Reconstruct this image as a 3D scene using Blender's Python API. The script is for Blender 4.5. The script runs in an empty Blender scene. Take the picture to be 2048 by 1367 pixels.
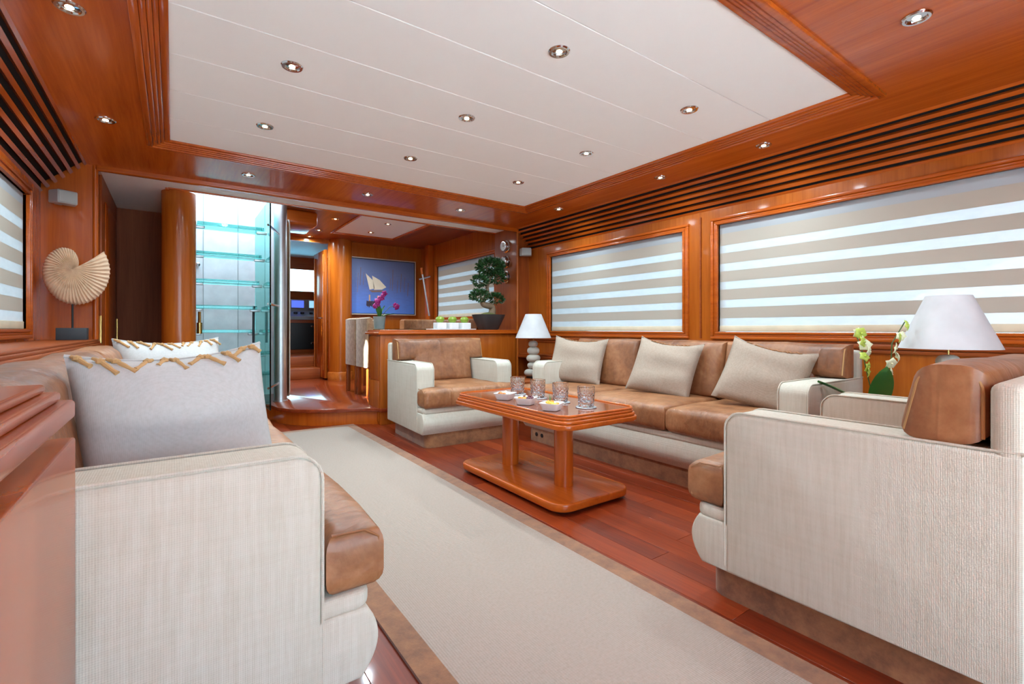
import bpy, bmesh, math, random
from mathutils import Matrix, Vector
random.seed(7)
S = bpy.context.scene
C = S.collection
PI = math.pi
# ------------------------------------------------------------------ camera
cd = bpy.data.cameras.new('camera'); cam = bpy.data.objects.new('camera', cd); C.objects.link(cam)
cam.location = (0, 0, 0.92); cam.rotation_euler = (PI/2, 0, -math.radians(35.46))
cd.sensor_width = 36; cd.sensor_fit = 'HORIZONTAL'; cd.lens = 953/2048*36; cd.shift_y = -25.5/2048; cd.clip_start = 0.02; cd.clip_end = 500
S.camera = cam
# ------------------------------------------------------------------ world, portals, exposure
S.view_settings.view_transform = 'Standard'; S.view_settings.look = 'None'; S.view_settings.gamma = 1
S.view_settings.use_curve_mapping = False
S.view_settings.exposure = 1.1
W = bpy.data.worlds.new('sky'); S.world = W; W.use_nodes = True
nt = W.node_tree; nt.nodes.clear()
out = nt.nodes.new('ShaderNodeOutputWorld'); bg = nt.nodes.new('ShaderNodeBackground')
tc = nt.nodes.new('ShaderNodeTexCoord'); sep = nt.nodes.new('ShaderNodeSeparateXYZ'); rp = nt.nodes.new('ShaderNodeValToRGB')
nz = nt.nodes.new('ShaderNodeTexNoise'); nz.inputs['Scale'].default_value = 5; nz.inputs['Detail'].default_value = 6
cr = nt.nodes.new('ShaderNodeValToRGB'); cr.color_ramp.elements[0].position = .42; cr.color_ramp.elements[1].position = .68
mx = nt.nodes.new('ShaderNodeMix'); mx.data_type = 'RGBA'
e = rp.color_ramp.elements; e[0].position = 0.0; e[0].color = (.55, .86, 1.08, 1); e[1].position = 1; e[1].color = (.36, .69, 1.08, 1)
nt.links.new(tc.outputs['Generated'], sep.inputs[0]); nt.links.new(sep.outputs['Z'], rp.inputs[0])
nt.links.new(tc.outputs['Generated'], nz.inputs['Vector']); nt.links.new(nz.outputs['Fac'], cr.inputs[0])
nt.links.new(cr.outputs[0], mx.inputs['Factor']); nt.links.new(rp.outputs[0], mx.inputs['A']); mx.inputs['B'].default_value = (.75, .96, 1.08, 1)
nt.links.new(mx.outputs['Result'], bg.inputs[0]); bg.inputs[1].default_value = 3.6; nt.links.new(bg.outputs[0], out.inputs[0])

sl = bpy.data.lights.new('sun', 'SUN'); sl.energy = 44; sl.angle = .02; sl.color = (.88, 1, 1.02); so_ = bpy.data.objects.new('sun', sl); C.objects.link(so_)
so_.rotation_euler = (math.radians(6), math.radians(-27), 0)     # high sun from port: falls on the aft deck and, through the port window, on the sideboard
def portal(name, loc, rot, sx, sy):
    l = bpy.data.lights.new(name, 'AREA'); l.shape = 'RECTANGLE'; l.size = sx; l.size_y = sy; l.cycles.is_portal = True
    o = bpy.data.objects.new(name, l); C.objects.link(o); o.location = loc; o.rotation_euler = rot
portal('daylight_portal_aft_door', (.55, -1.62, 1.0), (PI/2, 0, 0), 2.2, 2.0)       # lets the sky in through the open aft doors
portal('daylight_portal_stair_hatch', (.5, 5.6, 2.52), (0, 0, 0), .95, 1.3)
portal('daylight_portal_windows', (3.56, 1.9, 1.3), (0, PI/2, 0), .85, 4.6)
portal('daylight_portal_window_port', (-.88, 1.9, 1.3), (0, -PI/2, 0), .85, 4.4)

# ------------------------------------------------------------------ materials
def lin(c): return tuple(((v/255)/12.92 if v <= 10 else ((v/255+.055)/1.055)**2.4) for v in c) + (1,)
MATS = {}
class N:
    def __init__(s, name):
        s.m = bpy.data.materials.new(name); s.m.use_nodes = True; s.t = s.m.node_tree; s.b = s.t.nodes['Principled BSDF']; MATS[name] = s.m
    def new(s, t, **k):
        n = s.t.nodes.new(t)
        for a, v in k.items():
            if a in n.inputs.keys(): n.inputs[a].default_value = v
            else: setattr(n, a, v)
        return n
    def link(s, a, b): s.t.links.new(a, b)
    def coords(s, scale=(1, 1, 1), rot=(0, 0, 0)):
        t = s.new('ShaderNodeTexCoord'); m = s.new('ShaderNodeMapping'); m.inputs['Scale'].default_value = scale; m.inputs['Rotation'].default_value = rot
        s.link(t.outputs['Object'], m.inputs[0]); return m.outputs[0]
    def noise(s, vec, scale, detail=4, rough=.5, dist=0):
        n = s.new('ShaderNodeTexNoise'); n.inputs['Scale'].default_value = scale; n.inputs['Detail'].default_value = detail
        n.inputs['Roughness'].default_value = rough; n.inputs['Distortion'].default_value = dist; s.link(vec, n.inputs['Vector']); return n.outputs['Fac']
    def ramp(s, fac, stops):
        r = s.new('ShaderNodeValToRGB'); el = r.color_ramp.elements
        while len(el) < len(stops): el.new(.5)
        for e_, (p, c) in zip(el, stops): e_.position = p; e_.color = c if len(c) == 4 else lin(c)
        s.link(fac, r.inputs[0]); return r.outputs[0]
    def bump(s, fac, strength=.2, dist=.01, prev=None):
        b = s.new('ShaderNodeBump'); b.inputs['Strength'].default_value = strength; b.inputs['Distance'].default_value = dist
        s.link(fac, b.inputs['Height'])
        if prev: s.link(prev, b.inputs['Normal'])
        return b.outputs[0]
    def set(s, **k):
        for a, v in k.items(): s.b.inputs[a.replace('_', ' ')].default_value = v
def plain(name, col, rough=.5, metal=0., var=.94, **k):
    n = N(name); n.set(Base_Color=lin(col), Roughness=rough, Metallic=metal)
    v = n.coords(); f = n.noise(v, 9, 3)
    n.link(n.ramp(f, [(.3, tuple(c*var for c in col)), (.7, col)]), n.b.inputs['Base Color'])
    for a, q in k.items(): n.b.inputs[a.replace('_', ' ')].default_value = q
    return n.m
def wood(name, axis, a, b, rough=.27, coat=.28, fine=1.0, rnd=False):
    n = N(name); sc = [14, 14, 14]; sc['xyz'.index(axis)] = .9
    v = n.coords(tuple(sc)); f = n.noise(v, 1.4*fine, 7, .6, .6)
    sc2 = [60, 60, 60]; sc2['xyz'.index(axis)] = 2.0
    v2 = n.coords(tuple(sc2)); f2 = n.noise(v2, 1.5*fine, 3, .6)
    m = n.new('ShaderNodeMath', operation='MULTIPLY_ADD'); n.link(f2, m.inputs[0]); m.inputs[1].default_value = .4; 
    k = n.new('ShaderNodeMath', operation='MULTIPLY_ADD'); n.link(f, k.inputs[0]); k.inputs[1].default_value = .75; k.inputs[2].default_value = -.08
    n.link(k.outputs[0], m.inputs[2]); fac = m.outputs[0]
    if rnd:
        oi = n.new('ShaderNodeObjectInfo'); q = n.new('ShaderNodeMath', operation='MULTIPLY_ADD'); n.link(oi.outputs['Random'], q.inputs[0]); q.inputs[1].default_value = .34; q.inputs[2].default_value = -.17
        ad = n.new('ShaderNodeMath', operation='ADD'); n.link(q.outputs[0], ad.inputs[0]); n.link(fac, ad.inputs[1]); fac = ad.outputs[0]
    n.link(n.ramp(fac, [(.3, b), (.72, a)]), n.b.inputs['Base Color'])
    n.set(Roughness=rough, Coat_Weight=coat, Coat_Roughness=.08); n.b.inputs['Specular IOR Level'].default_value = .3
    return n.m
CH_A, CH_B = (198, 97, 25), (164, 70, 14)
for ax in 'xyz': wood('cherry_'+ax, ax, CH_A, CH_B)
for ax in 'xyz': wood('cherry_dark_'+ax, ax, (164, 80, 28), (126, 54, 16), rough=.42, coat=.1)
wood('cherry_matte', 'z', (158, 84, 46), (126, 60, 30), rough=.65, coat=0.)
wood('honey_z', 'z', (184, 98, 28), (156, 74, 16))
wood('honey_y', 'y', (194, 110, 44), (164, 82, 28))
wood('plank_wood', 'y', (150, 60, 26), (106, 34, 14), rough=.3, coat=.25, rnd=True)
wood('deck_wood', 'x', (150, 62, 30), (110, 40, 18), rough=.16, coat=.5)
wood('tabletop_wood', 'y', (150, 76, 34), (118, 54, 22), rough=.14, coat=.7)
wood('bounce_deck', 'y', (205, 203, 200), (190, 187, 184), rough=.6, coat=0)  # grey-white so the unseen aft deck bounces neutral light
def leather():
    n = N('leather'); v = n.coords(); f = n.noise(v, 4.5, 6, .62, .4); f2 = n.noise(v, 38, 4, .6)
    m = n.new('ShaderNodeMath', operation='MULTIPLY_ADD'); n.link(f2, m.inputs[0]); m.inputs[1].default_value = .25
    k = n.new('ShaderNodeMath', operation='MULTIPLY_ADD'); n.link(f, k.inputs[0]); k.inputs[1].default_value = .85; k.inputs[2].default_value = -.06; n.link(k.outputs[0], m.inputs[2])
    n.link(n.ramp(m.outputs[0], [(.3, (112, 66, 38)), (.5, (150, 98, 62)), (.72, (182, 130, 90))]), n.b.inputs['Base Color'])
    vw = n.coords((9, 2.2, 3)); w = n.noise(vw, 2.2, 3, .5, .8)
    n.link(n.bump(n.noise(v, 160, 3), .12, .002, n.bump(w, .35, .03)), n.b.inputs['Normal']); n.set(Roughness=.42); return n.m
leather()
def leather_drape():
    n = N('leather_back'); v = n.coords(); f = n.noise(v, 4.5, 6, .62, .4); f2 = n.noise(v, 38, 4, .6)
    m = n.new('ShaderNodeMath', operation='MULTIPLY_ADD'); n.link(f2, m.inputs[0]); m.inputs[1].default_value = .25
    k = n.new('ShaderNodeMath', operation='MULTIPLY_ADD'); n.link(f, k.inputs[0]); k.inputs[1].default_value = .85; k.inputs[2].default_value = -.06; n.link(k.outputs[0], m.inputs[2])
    n.link(n.ramp(m.outputs[0], [(.3, (104, 60, 34)), (.5, (142, 90, 56)), (.72, (176, 122, 82))]), n.b.inputs['Base Color'])
    vw = n.coords((9, 9, 1.6)); w = n.noise(vw, 1.7, 2, .5, .6)
    n.link(n.bump(n.noise(v, 160, 3), .12, .002, n.bump(w, .28, .03)), n.b.inputs['Normal']); n.set(Roughness=.44); return n.m
leather_drape()
def suede(name, a, b, sc=12):
    n = N(name); v = n.coords(); f = n.noise(v, sc, 6, .7); n.link(n.ramp(f, [(.35, b), (.65, a)]), n.b.inputs['Base Color'])
    n.link(n.bump(n.noise(v, 220, 2), .25, .002), n.b.inputs['Normal']); n.set(Roughness=.85, Sheen_Weight=.3); return n.m
suede('suede', (158, 104, 64), (116, 70, 40)); suede('suede_pale', (186, 150, 116), (146, 108, 76), 20)
suede('rug_border', (150, 96, 54), (116, 70, 38), 16)
def weave(name, a, b, s1, s2, strength=.35, rough=.9, streak=True, rot=0.):
    n = N(name); v = n.coords(rot=(0, 0, rot))
    outs = []
    for ax in 'XYZ':
        w = n.new('ShaderNodeTexWave', wave_type='BANDS', bands_direction=ax); w.inputs['Scale'].default_value = s1 if ax != 'Z' else s2; w.inputs['Distortion'].default_value = .8; w.inputs['Detail'].default_value = 1
        w.inputs['Detail Scale'].default_value = 2
        n.link(v, w.inputs['Vector']); outs.append(w.outputs['Fac'])
    a1 = n.new('ShaderNodeMath', operation='ADD'); n.link(outs[0], a1.inputs[0]); n.link(outs[1], a1.inputs[1])
    a2 = n.new('ShaderNodeMath', operation='ADD'); n.link(a1.outputs[0], a2.inputs[0]); n.link(outs[2], a2.inputs[1])
    h = n.new('ShaderNodeMath', operation='MULTIPLY'); n.link(a2.outputs[0], h.inputs[0]); h.inputs[1].default_value = .333
    f = n.noise(n.coords((60, 60, 5) if streak else (60, 60, 60)), 1.6, 4, .6)
    f2 = n.noise(n.coords((5, 5, 60) if streak else (90, 90, 90)), 1.2, 3, .6)
    q = n.new('ShaderNodeMath', operation='MULTIPLY_ADD'); n.link(f2, q.inputs[0]); q.inputs[1].default_value = .4; n.link(f, q.inputs[2])
    q2 = n.new('ShaderNodeMath', operation='MULTIPLY_ADD'); n.link(h.outputs[0], q2.inputs[0]); q2.inputs[1].default_value = .25; n.link(q.outputs[0], q2.inputs[2])
    n.link(n.ramp(q2.outputs[0], [(.55, b), (1.0, a)]), n.b.inputs['Base Color'])
    n.link(n.bump(h.outputs[0], strength, .003), n.b.inputs['Normal']); n.set(Roughness=rough); n.b.inputs['Specular IOR Level'].default_value = .2
    return n.m
weave('cream_fabric', (204, 196, 182), (192, 182, 165), 75, 75, .3)
weave('linen', (170, 151, 135), (157, 138, 122), 75, 75, .2, streak=False)
weave('white_linen', (192, 188, 186), (182, 178, 174), 97, 97, .07, streak=False)
weave('rug_weave', (166, 148, 136), (156, 139, 126), 42, 42, .6, streak=False)
plain('ceiling_white', (249, 250, 250), .55, var=.995); plain('wall_white', (244, 244, 243), .5); plain('shade_white', (206, 203, 204), .8)
plain('stone', (206, 198, 186), .75); plain('stone_grey', (176, 170, 160), .75); plain('black', (26, 26, 28), .5); plain('slate', (52, 54, 58), .6)
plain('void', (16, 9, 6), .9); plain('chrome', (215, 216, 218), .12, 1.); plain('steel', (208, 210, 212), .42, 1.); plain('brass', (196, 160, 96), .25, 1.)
plain('porcelain', (240, 240, 240), .18); plain('shell', (226, 190, 158), .6); plain('rope', (190, 146, 96), .9); plain('fringe', (168, 116, 76), .9)
plain('apple', (150, 178, 62), .35); plain('fruit_orange', (236, 150, 40), .45); plain('fruit_yellow', (240, 190, 60), .45); plain('berry', (88, 18, 34), .4); plain('cheese', (240, 232, 214), .5); plain('snack', (214, 128, 60), .6)
plain('leaf', (38, 78, 34), .4); plain('leaf_light', (62, 120, 52), .35); plain('bark', (140, 116, 92), .85); plain('moss', (104, 104, 52), .95); plain('pot_dark', (58, 54, 54), .5); plain('pot_grey', (168, 170, 166), .55)
plain('petal_magenta', (178, 34, 128), .5); plain('petal_cream', (238, 240, 200), .5); plain('petal_green', (196, 214, 90), .5); plain('stem', (74, 96, 40), .6)
plain('grey_plastic', (176, 174, 172), .45); plain('dial', (238, 238, 234), .4); plain('sea', (70, 110, 130), .08); plain('hull', (206, 212, 226), .35); plain('blind_rail', (222, 206, 178), .5)
plain('console_grey', (150, 160, 168), .4); plain('sail', (222, 200, 176), .8); plain('sail_dark', (128, 96, 84), .8); plain('paint_brown', (60, 40, 48), .8); plain('paint_glint', (196, 150, 120), .8); plain('frame_pale', (200, 176, 156), .4)
def painting():
    n = N('painting'); v = n.coords(); t = n.new('ShaderNodeTexCoord'); sp = n.new('ShaderNodeSeparateXYZ'); n.link(t.outputs['Generated'], sp.inputs[0])
    f = n.noise(n.coords((3, 3, 14)), 3, 6, .7); q = n.new('ShaderNodeMath', operation='MULTIPLY_ADD'); n.link(f, q.inputs[0]); q.inputs[1].default_value = .5; n.link(sp.outputs['Z'], q.inputs[2])
    n.link(n.ramp(q.outputs[0], [(.2, (84, 124, 204)), (.5, (88, 114, 184)), (.8, (86, 98, 148)), (1.0, (100, 110, 150))]), n.b.inputs['Base Color']); n.set(Roughness=.5)
painting()
def glassy(name, col, rough=0., ior=1.45, tint=None, mixt=0.):
    m = bpy.data.materials.new(name); m.use_nodes = True; t = m.node_tree; t.nodes.clear(); MATS[name] = m
    o = t.nodes.new('ShaderNodeOutputMaterial'); g = t.nodes.new('ShaderNodeBsdfGlass'); g.inputs['Color'].default_value = col; g.inputs['Roughness'].default_value = rough; g.inputs['IOR'].default_value = ior
    t.links.new(g.outputs[0], o.inputs[0]); return m
glassy('crystal', (.97, .98, 1, 1)); glassy('tread_glass', (.62, .93, .90, 1)); 
def sheet(name, col, refl=.12):
    m = bpy.data.materials.new(name); m.use_nodes = True; t = m.node_tree; t.nodes.clear(); MATS[name] = m
    o = t.nodes.new('ShaderNodeOutputMaterial'); tr = t.nodes.new('ShaderNodeBsdfTransparent'); tr.inputs[0].default_value = col
    gl = t.nodes.new('ShaderNodeBsdfGlossy'); gl.inputs['Roughness'].default_value = .02; fr = t.nodes.new('ShaderNodeFresnel'); fr.inputs[0].default_value = 1.4
    mx_ = t.nodes.new('ShaderNodeMixShader'); t.links.new(fr.outputs[0], mx_.inputs[0]); t.links.new(tr.outputs[0], mx_.inputs[1]); t.links.new(gl.outputs[0], mx_.inputs[2]); t.links.new(mx_.outputs[0], o.inputs[0]); return m
sheet('window_glass', (.60, .60, .60, 1)); sheet('clear_glass', (.86, .95, .94, 1)); sheet('smoked_glass', (.10, .10, .11, 1))
def blind(name, col, transl, transp):
    m = bpy.data.materials.new(name); m.use_nodes = True; t = m.node_tree; t.nodes.clear(); MATS[name] = m
    o = t.nodes.new('ShaderNodeOutputMaterial'); d = t.nodes.new('ShaderNodeBsdfDiffuse'); d.inputs[0].default_value = lin(col); tl = t.nodes.new('ShaderNodeBsdfTranslucent'); tl.inputs[0].default_value = lin(col)
    tr = t.nodes.new('ShaderNodeBsdfTransparent'); a = t.nodes.new('ShaderNodeMixShader'); b = t.nodes.new('ShaderNodeMixShader')
    cds = t.nodes.new('ShaderNodeTexCoord'); mp = t.nodes.new('ShaderNodeMapping'); mp.inputs['Scale'].default_value = (1, 4, 11); no = t.nodes.new('ShaderNodeTexNoise'); no.inputs['Scale'].default_value = 3; no.inputs['Detail'].default_value = 6
    t.links.new(cds.outputs['Object'], mp.inputs[0]); t.links.new(mp.outputs[0], no.inputs['Vector'])
    ml = t.nodes.new('ShaderNodeMath'); ml.operation = 'MULTIPLY_ADD'; ml.inputs[1].default_value = transp*.5; ml.inputs[2].default_value = transp*.75; t.links.new(no.outputs['Fac'], ml.inputs[0])
    a.inputs[0].default_value = transl; t.links.new(d.outputs[0], a.inputs[1]); t.links.new(tl.outputs[0], a.inputs[2]); t.links.new(ml.outputs[0], b.inputs[0])
    t.links.new(a.outputs[0], b.inputs[1]); t.links.new(tr.outputs[0], b.inputs[2]); t.links.new(b.outputs[0], o.inputs[0]); return m
blind('blind_band', (205, 192, 178), .34, .0); blind('blind_sheer', (236, 234, 232), .55, .26); blind('blind_valance', (196, 196, 198), .35, .04)
def emit(name, col, s):
    n = N(name); n.set(Base_Color=lin(col)); n.b.inputs['Emission Color'].default_value = lin(col); n.b.inputs['Emission Strength'].default_value = s
emit('lamp_glow', (255, 226, 180), 14); emit('screen_blue', (60, 80, 190), 1.2); emit('screen_teal', (120, 165, 190), .9)

# ------------------------------------------------------------------ geometry helpers
def BM(): return bmesh.new()
def xf(verts, M):
    for v in verts: v.co = M @ v.co
def box(bm, x0, x1, y0, y1, z0, z1, bev=0., seg=2):
    r = bmesh.ops.create_cube(bm, size=1.0); vs = r['verts']
    for v in vs: v.co = Vector(((x0+x1)/2+v.co.x*(x1-x0), (y0+y1)/2+v.co.y*(y1-y0), (z0+z1)/2+v.co.z*(z1-z0)))
    if bev > 0:
        es = list({e_ for v in vs for e_ in v.link_edges}); bmesh.ops.bevel(bm, geom=es, offset=bev, segments=seg, profile=.5, affect='EDGES', clamp_overlap=True)
    return bm
AX = {'z': Matrix.Identity(4), 'y': Matrix(((1,0,0,0),(0,0,1,0),(0,1,0,0),(0,0,0,1))), 'x': Matrix(((0,0,1,0),(1,0,0,0),(0,1,0,0),(0,0,0,1)))}
def prism(bm, pts, a0, a1, axis='z', bev=0., seg=3, M=None):
    """pts 2-D outline: axis z -> (x,y); axis y -> (x,z); axis x -> (y,z); extruded from a0 to a1 along axis"""
    t = BM(); vs = [t.verts.new((p[0], p[1], a0)) for p in pts]; f = t.faces.new(vs)
    r = bmesh.ops.extrude_face_region(t, geom=[f]); nv = [g for g in r['geom'] if isinstance(g, bmesh.types.BMVert)]
    for v in nv: v.co.z = a1
    if bev > 0: bmesh.ops.bevel(t, geom=[e_ for e_ in t.edges if len(e_.link_faces) == 2 and e_.calc_face_angle(0) > .6], offset=bev, segments=seg, profile=.5, affect='EDGES', clamp_overlap=True)
    xf(t.verts, AX[axis])
    if M: xf(t.verts, M)
    bmesh.ops.recalc_face_normals(t, faces=t.faces[:])
    join(bm, t); return bm
def join(bm, t):
    m = bpy.data.meshes.new('tmp'); t.to_mesh(m); t.free(); bm.from_mesh(m); bpy.data.meshes.remove(m)
def rrect(x0, x1, y0, y1, r, n=6):
    p = []
    for cx, cy, a in ((x1-r, y1-r, 0), (x0+r, y1-r, PI/2), (x0+r, y0+r, PI), (x1-r, y0+r, 1.5*PI)):
        for i in range(n+1): p.append((cx+r*math.cos(a+PI/2*i/n), cy+r*math.sin(a+PI/2*i/n)))
    return p
def lathe(bm, prof, n=24, c=(0, 0, 0), sx=1., sy=1., M=None, rfun=None):
    rings = []; t = BM()
    for (r, z) in prof:
        if r < 1e-5: rings.append([t.verts.new((0, 0, z))])
        else:
            rings.append([])
            for i in range(n):
                a = 2*PI*i/n; rr = r*(rfun(a, z) if rfun else 1); rings[-1].append(t.verts.new((rr*math.cos(a)*sx, rr*math.sin(a)*sy, z)))
    for A, B in zip(rings, rings[1:]):
        for i in range(n):
            j = (i+1) % n
            if len(A) == 1 and len(B) == 1: continue
            if len(A) == 1: t.faces.new((A[0], B[i], B[j]))
            elif len(B) == 1: t.faces.new((A[i], A[j], B[0]))
            else: t.faces.new((A[i], A[j], B[j], B[i]))
    bmesh.ops.recalc_face_normals(t, faces=t.faces[:])
    if M: xf(t.verts, M)
    xf(t.verts, Matrix.Translation(c)); join(bm, t); return bm
def tube(bm, pts, r, n=10, cap=True, closed=False):
    pts = [Vector(p) for p in pts]; rs = r if isinstance(r, (list, tuple)) else [r]*len(pts); rings = []; t = BM(); prev = None; L = len(pts)
    for i, p in enumerate(pts):
        d = (pts[(i+1) % L]-pts[i-1]) if closed else (pts[min(i+1, L-1)]-pts[max(i-1, 0)])
        d.normalize(); up = prev if prev else (Vector((0, 0, 1)) if abs(d.z) < .9 else Vector((1, 0, 0)))
        u = (up-d*up.dot(d)); u.normalize(); w = d.cross(u); prev = u
        rings.append([t.verts.new(p+(u*math.cos(2*PI*k/n)+w*math.sin(2*PI*k/n))*rs[i]) for k in range(n)])
    for a in range(L if closed else L-1):
        A, B = rings[a], rings[(a+1) % L]
        for k in range(n): t.faces.new((A[k], A[(k+1) % n], B[(k+1) % n], B[k]))
    if cap and not closed: t.faces.new(rings[0][::-1]); t.faces.new(rings[-1])
    bmesh.ops.recalc_face_normals(t, faces=t.faces[:]); join(bm, t); return bm
def obj(name, bm, mat, parent=None, loc=None, rot=None, angle=38):
    m = bpy.data.meshes.new(name); bm.to_mesh(m); bm.free(); m.materials.append(MATS[mat])
    m.shade_smooth(); m.set_sharp_from_angle(angle=math.radians(angle))
    o = bpy.data.objects.new(name, m); C.objects.link(o)
    if parent: o.parent = parent
    if loc: o.location = loc
    if rot: o.rotation_euler = rot
    return o
def inst(src, parent=None, loc=None, rot=None):
    o = src.copy(); C.objects.link(o); o.parent = parent
    if loc: o.location = loc
    if rot: o.rotation_euler = rot
    return o
def tag(o, label, cat, group=None):
    o['label'] = label; o['category'] = cat
    if group: o['group'] = group
    return o
def thing(name, label, cat, loc=(0, 0, 0), rz=0., group=None):
    o = bpy.data.objects.new(name, None); C.objects.link(o); o.empty_display_size = .1; o.location = loc; o.rotation_euler = (0, 0, rz); return tag(o, label, cat, group)
def struct(name, bm, mat, label=None):
    o = obj(name, bm, mat); o['kind'] = 'structure'
    if label: o['label'] = label
    return o
def copy_tree(o, parent=None):
    c = o.copy(); C.objects.link(c); c.parent = parent
    for ch in o.children: copy_tree(ch, c)
    return c
def boxes(lst, bev=0.):
    b = BM()
    for q in lst: box(b, *q, bev=bev)
    return b

# ------------------------------------------------------------------ the setting
XL, XR, YA, YB, HS, HP = -.72, 3.40, -1.6, 4.43, 2.07, 2.09
DF = .16            # raised dining floor
DC = 2.26           # dining ceiling
floor = struct('floor', boxes([(XL-.06, XR+.06, YA-.06, 5.5, -.06, -.014)]), 'void', 'glossy red-brown hardwood salon floor')
pw = .114; meshes = {}
nx = int((XR-XL)/pw)+1
for i in range(nx):
    x = XL+pw*i; w = min(pw, XR-x)-.0012
    if w < .02: continue
    y = YA-random.random()*1.5
    while y < YB+1.0:
        L = random.choice((1.3, 1.6, 1.9)); a, b_ = max(y, YA), min(y+L-.0012, YB+1.0)
        key = (round(w, 3), round(b_-a, 3))
        if b_-a > .05:
            if key not in meshes:
                o = obj('plank', box(BM(), 0, w, 0, b_-a, -.014, 0, bev=.0008, seg=1), 'plank_wood', floor, (x, a, 0)); meshes[key] = o
            else: inst(meshes[key], floor, (x, a, 0))
        y += L
# raised dining floor with its curved step
edge = [(1.62, 4.42), (1.60, 4.48), (1.53, 4.55), (1.42, 4.60), (1.29, 4.65), (1.17, 4.70), (1.07, 4.765), (.97, 4.85), (.89, 4.96), (.83, 5.10), (.80, 5.32), (.70, 5.42), (.0, 5.42)]
pl = edge+[(-.44, 5.42), (-.44, 11.0), (3.46, 11.0), (3.46, 4.42)]
fd = struct('floor_dining', prism(BM(), pl, DF-.035, DF, 'z', bev=.006, seg=2), 'deck_wood', 'raised glossy hardwood floor of the dining area')
ins = [(x+.02 if x > 1.0 else x+.03, y+.03) for x, y in edge]
ris = struct('trim_1', prism(BM(), ins+[(0., 5.6), (1.6, 5.6)], 0, DF-.034, 'z'), 'cherry_z', 'curved cherry wood riser of the step')
# ceiling
pan = (-.01, 2.723, .954, 3.627)
ceil = struct('ceiling', boxes([(XL-.06, XR+.06, YA-.06, YB+.03, 2.16, 2.2)]), 'ceiling_white', 'white salon ceiling with seamed panels')
ph = (pan[3]-pan[2])/7
p0 = obj('panel', box(BM(), pan[0]-.02, pan[1]+.02, 0.001, ph-.001, HP, HP+.02, bev=.0025, seg=1), 'ceiling_white', ceil, (0, pan[2], 0))
for i in range(1, 7): inst(p0, ceil, (0, pan[2]+ph*i, 0))
t = .12
sof = struct('ceiling_soffit', boxes([(pan[1]+t-.03, 3.2, YA, YB, HS, HS+.06), (-.487, pan[0]-t+.03, YA, YB, HS, HS+.06), (pan[0]-t+.03, pan[1]+t-.03, pan[3]+t-.03, YB, HS, HS+.06), (pan[0]-t+.03, pan[1]+t-.03, YA, pan[2]-t+.03, HS, HS+.06)]), 'cherry_y', 'varnished cherry soffit framing the white ceiling')
def ring(bm, x0, x1, y0, y1, z0, z1, w):
    for q in ((x0, x1, y0, y0+w), (x0, x1, y1-w, y1), (x0, x0+w, y0+w, y1-w), (x1-w, x1, y0+w, y1-w)): box(bm, *q, z0, z1, bev=min(.004, w*.3), seg=2)
tr = BM()
for k, (o_, w, z) in enumerate(((t, .03, HS-.016), (t-.03, .022, HS-.010), (t-.052, .018, HS-.004), (t-.07, .018, HS+.002), (t-.088, .03, HS+.010), (t-.058-.03, .09, HS+.03))):
    ring(tr, pan[0]-o_, pan[1]+o_, pan[2]-o_, pan[3]+o_, z, HS+.05, w)
struct('trim_2', tr, 'cherry_y', 'ribbed cherry moulding around the white ceiling')
# beam lip towards the dining area, and white soffit beyond
b = BM(); box(b, -.44, 3.23, YB-.03, YB+.02, 2.035, 2.14, bev=.012, seg=3); struct('trim_3', b, 'cherry_x', 'rounded cherry lip of the cross beam')
struct('ceiling_passage', boxes([(-.44, 3.23, YB+.02, 4.90, 2.10, 2.3), (-.44, -.03, 4.90, 6.0, 2.10, 2.3)]), 'ceiling_white', 'white lowered ceiling strip behind the beam')
b = BM(); box(b, -.05, -.02, 4.9, 6.0, 2.085, 2.14, bev=.006); box(b, -.03, 3.23, 4.885, 4.91, 2.09, 2.3, bev=.004); struct('trim_4', b, 'cherry_x')
# windows: list of (y0,y1,z0,z1)
WINR = [(2.359, 4.033, .90, 1.715), (-.30, 2.052, .90, 1.715)]
def wall_with(x0, x1, y0, y1, z0, z1, wins):
    b = BM(); ws = sorted(wins); zb, zt = ws[0][2], ws[0][3]
    box(b, x0, x1, y0, y1, z0, zb); box(b, x0, x1, y0, y1, zt, z1); c = y0
    for w in ws: box(b, x0, x1, c, w[0], zb, zt); c = w[1]
    box(b, x0, x1, c, y1, zb, zt); return b
wr = struct('wall_right', wall_with(XR, XR+.10, YA, YB+.47, 0, 2.12, WINR), 'honey_z', 'cherry panelled starboard wall')
WINL = [(.2, 4.04, .92, 1.735)]
wl = struct('wall_left', wall_with(XL-.10, XL, YA, YB+.47, 0, 2.12, WINL), 'cherry_z', 'cherry panelled port wall')
for s, wall, x, xs in ((1, wr, XR, 3.2), (-1, wl, XL, -.487)):
    # back painted near-black as the shade behind the louvred strip, and its slats
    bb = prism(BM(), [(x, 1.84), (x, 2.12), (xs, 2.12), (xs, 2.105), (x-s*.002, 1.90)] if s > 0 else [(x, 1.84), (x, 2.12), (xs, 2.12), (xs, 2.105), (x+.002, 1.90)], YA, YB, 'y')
    obj('louvre_shade_back', bb, 'void', wall)
    d = Vector((x-xs, 0, 1.84-HS)); Ln = d.length; d.normalize(); nrm = Vector((d.z*1, 0, -d.x)) if s > 0 else Vector((-d.z, 0, d.x))
    if nrm.z > 0: nrm = -nrm
    src = None
    for k in range(7):
        wdt = .011 if 0 < k < 6 else .016
        c = Vector((xs, 0, HS))+d*(Ln*(k/6))
        bs = BM(); pr = [c+d*wdt, c-d*wdt, c-d*wdt-nrm*.05, c+d*wdt-nrm*.05]
        prism(bs, [(p.x, p.z) for p in pr], YA, YB, 'y', bev=.003, seg=2); obj('slat', bs, 'cherry_y', wall)
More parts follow.
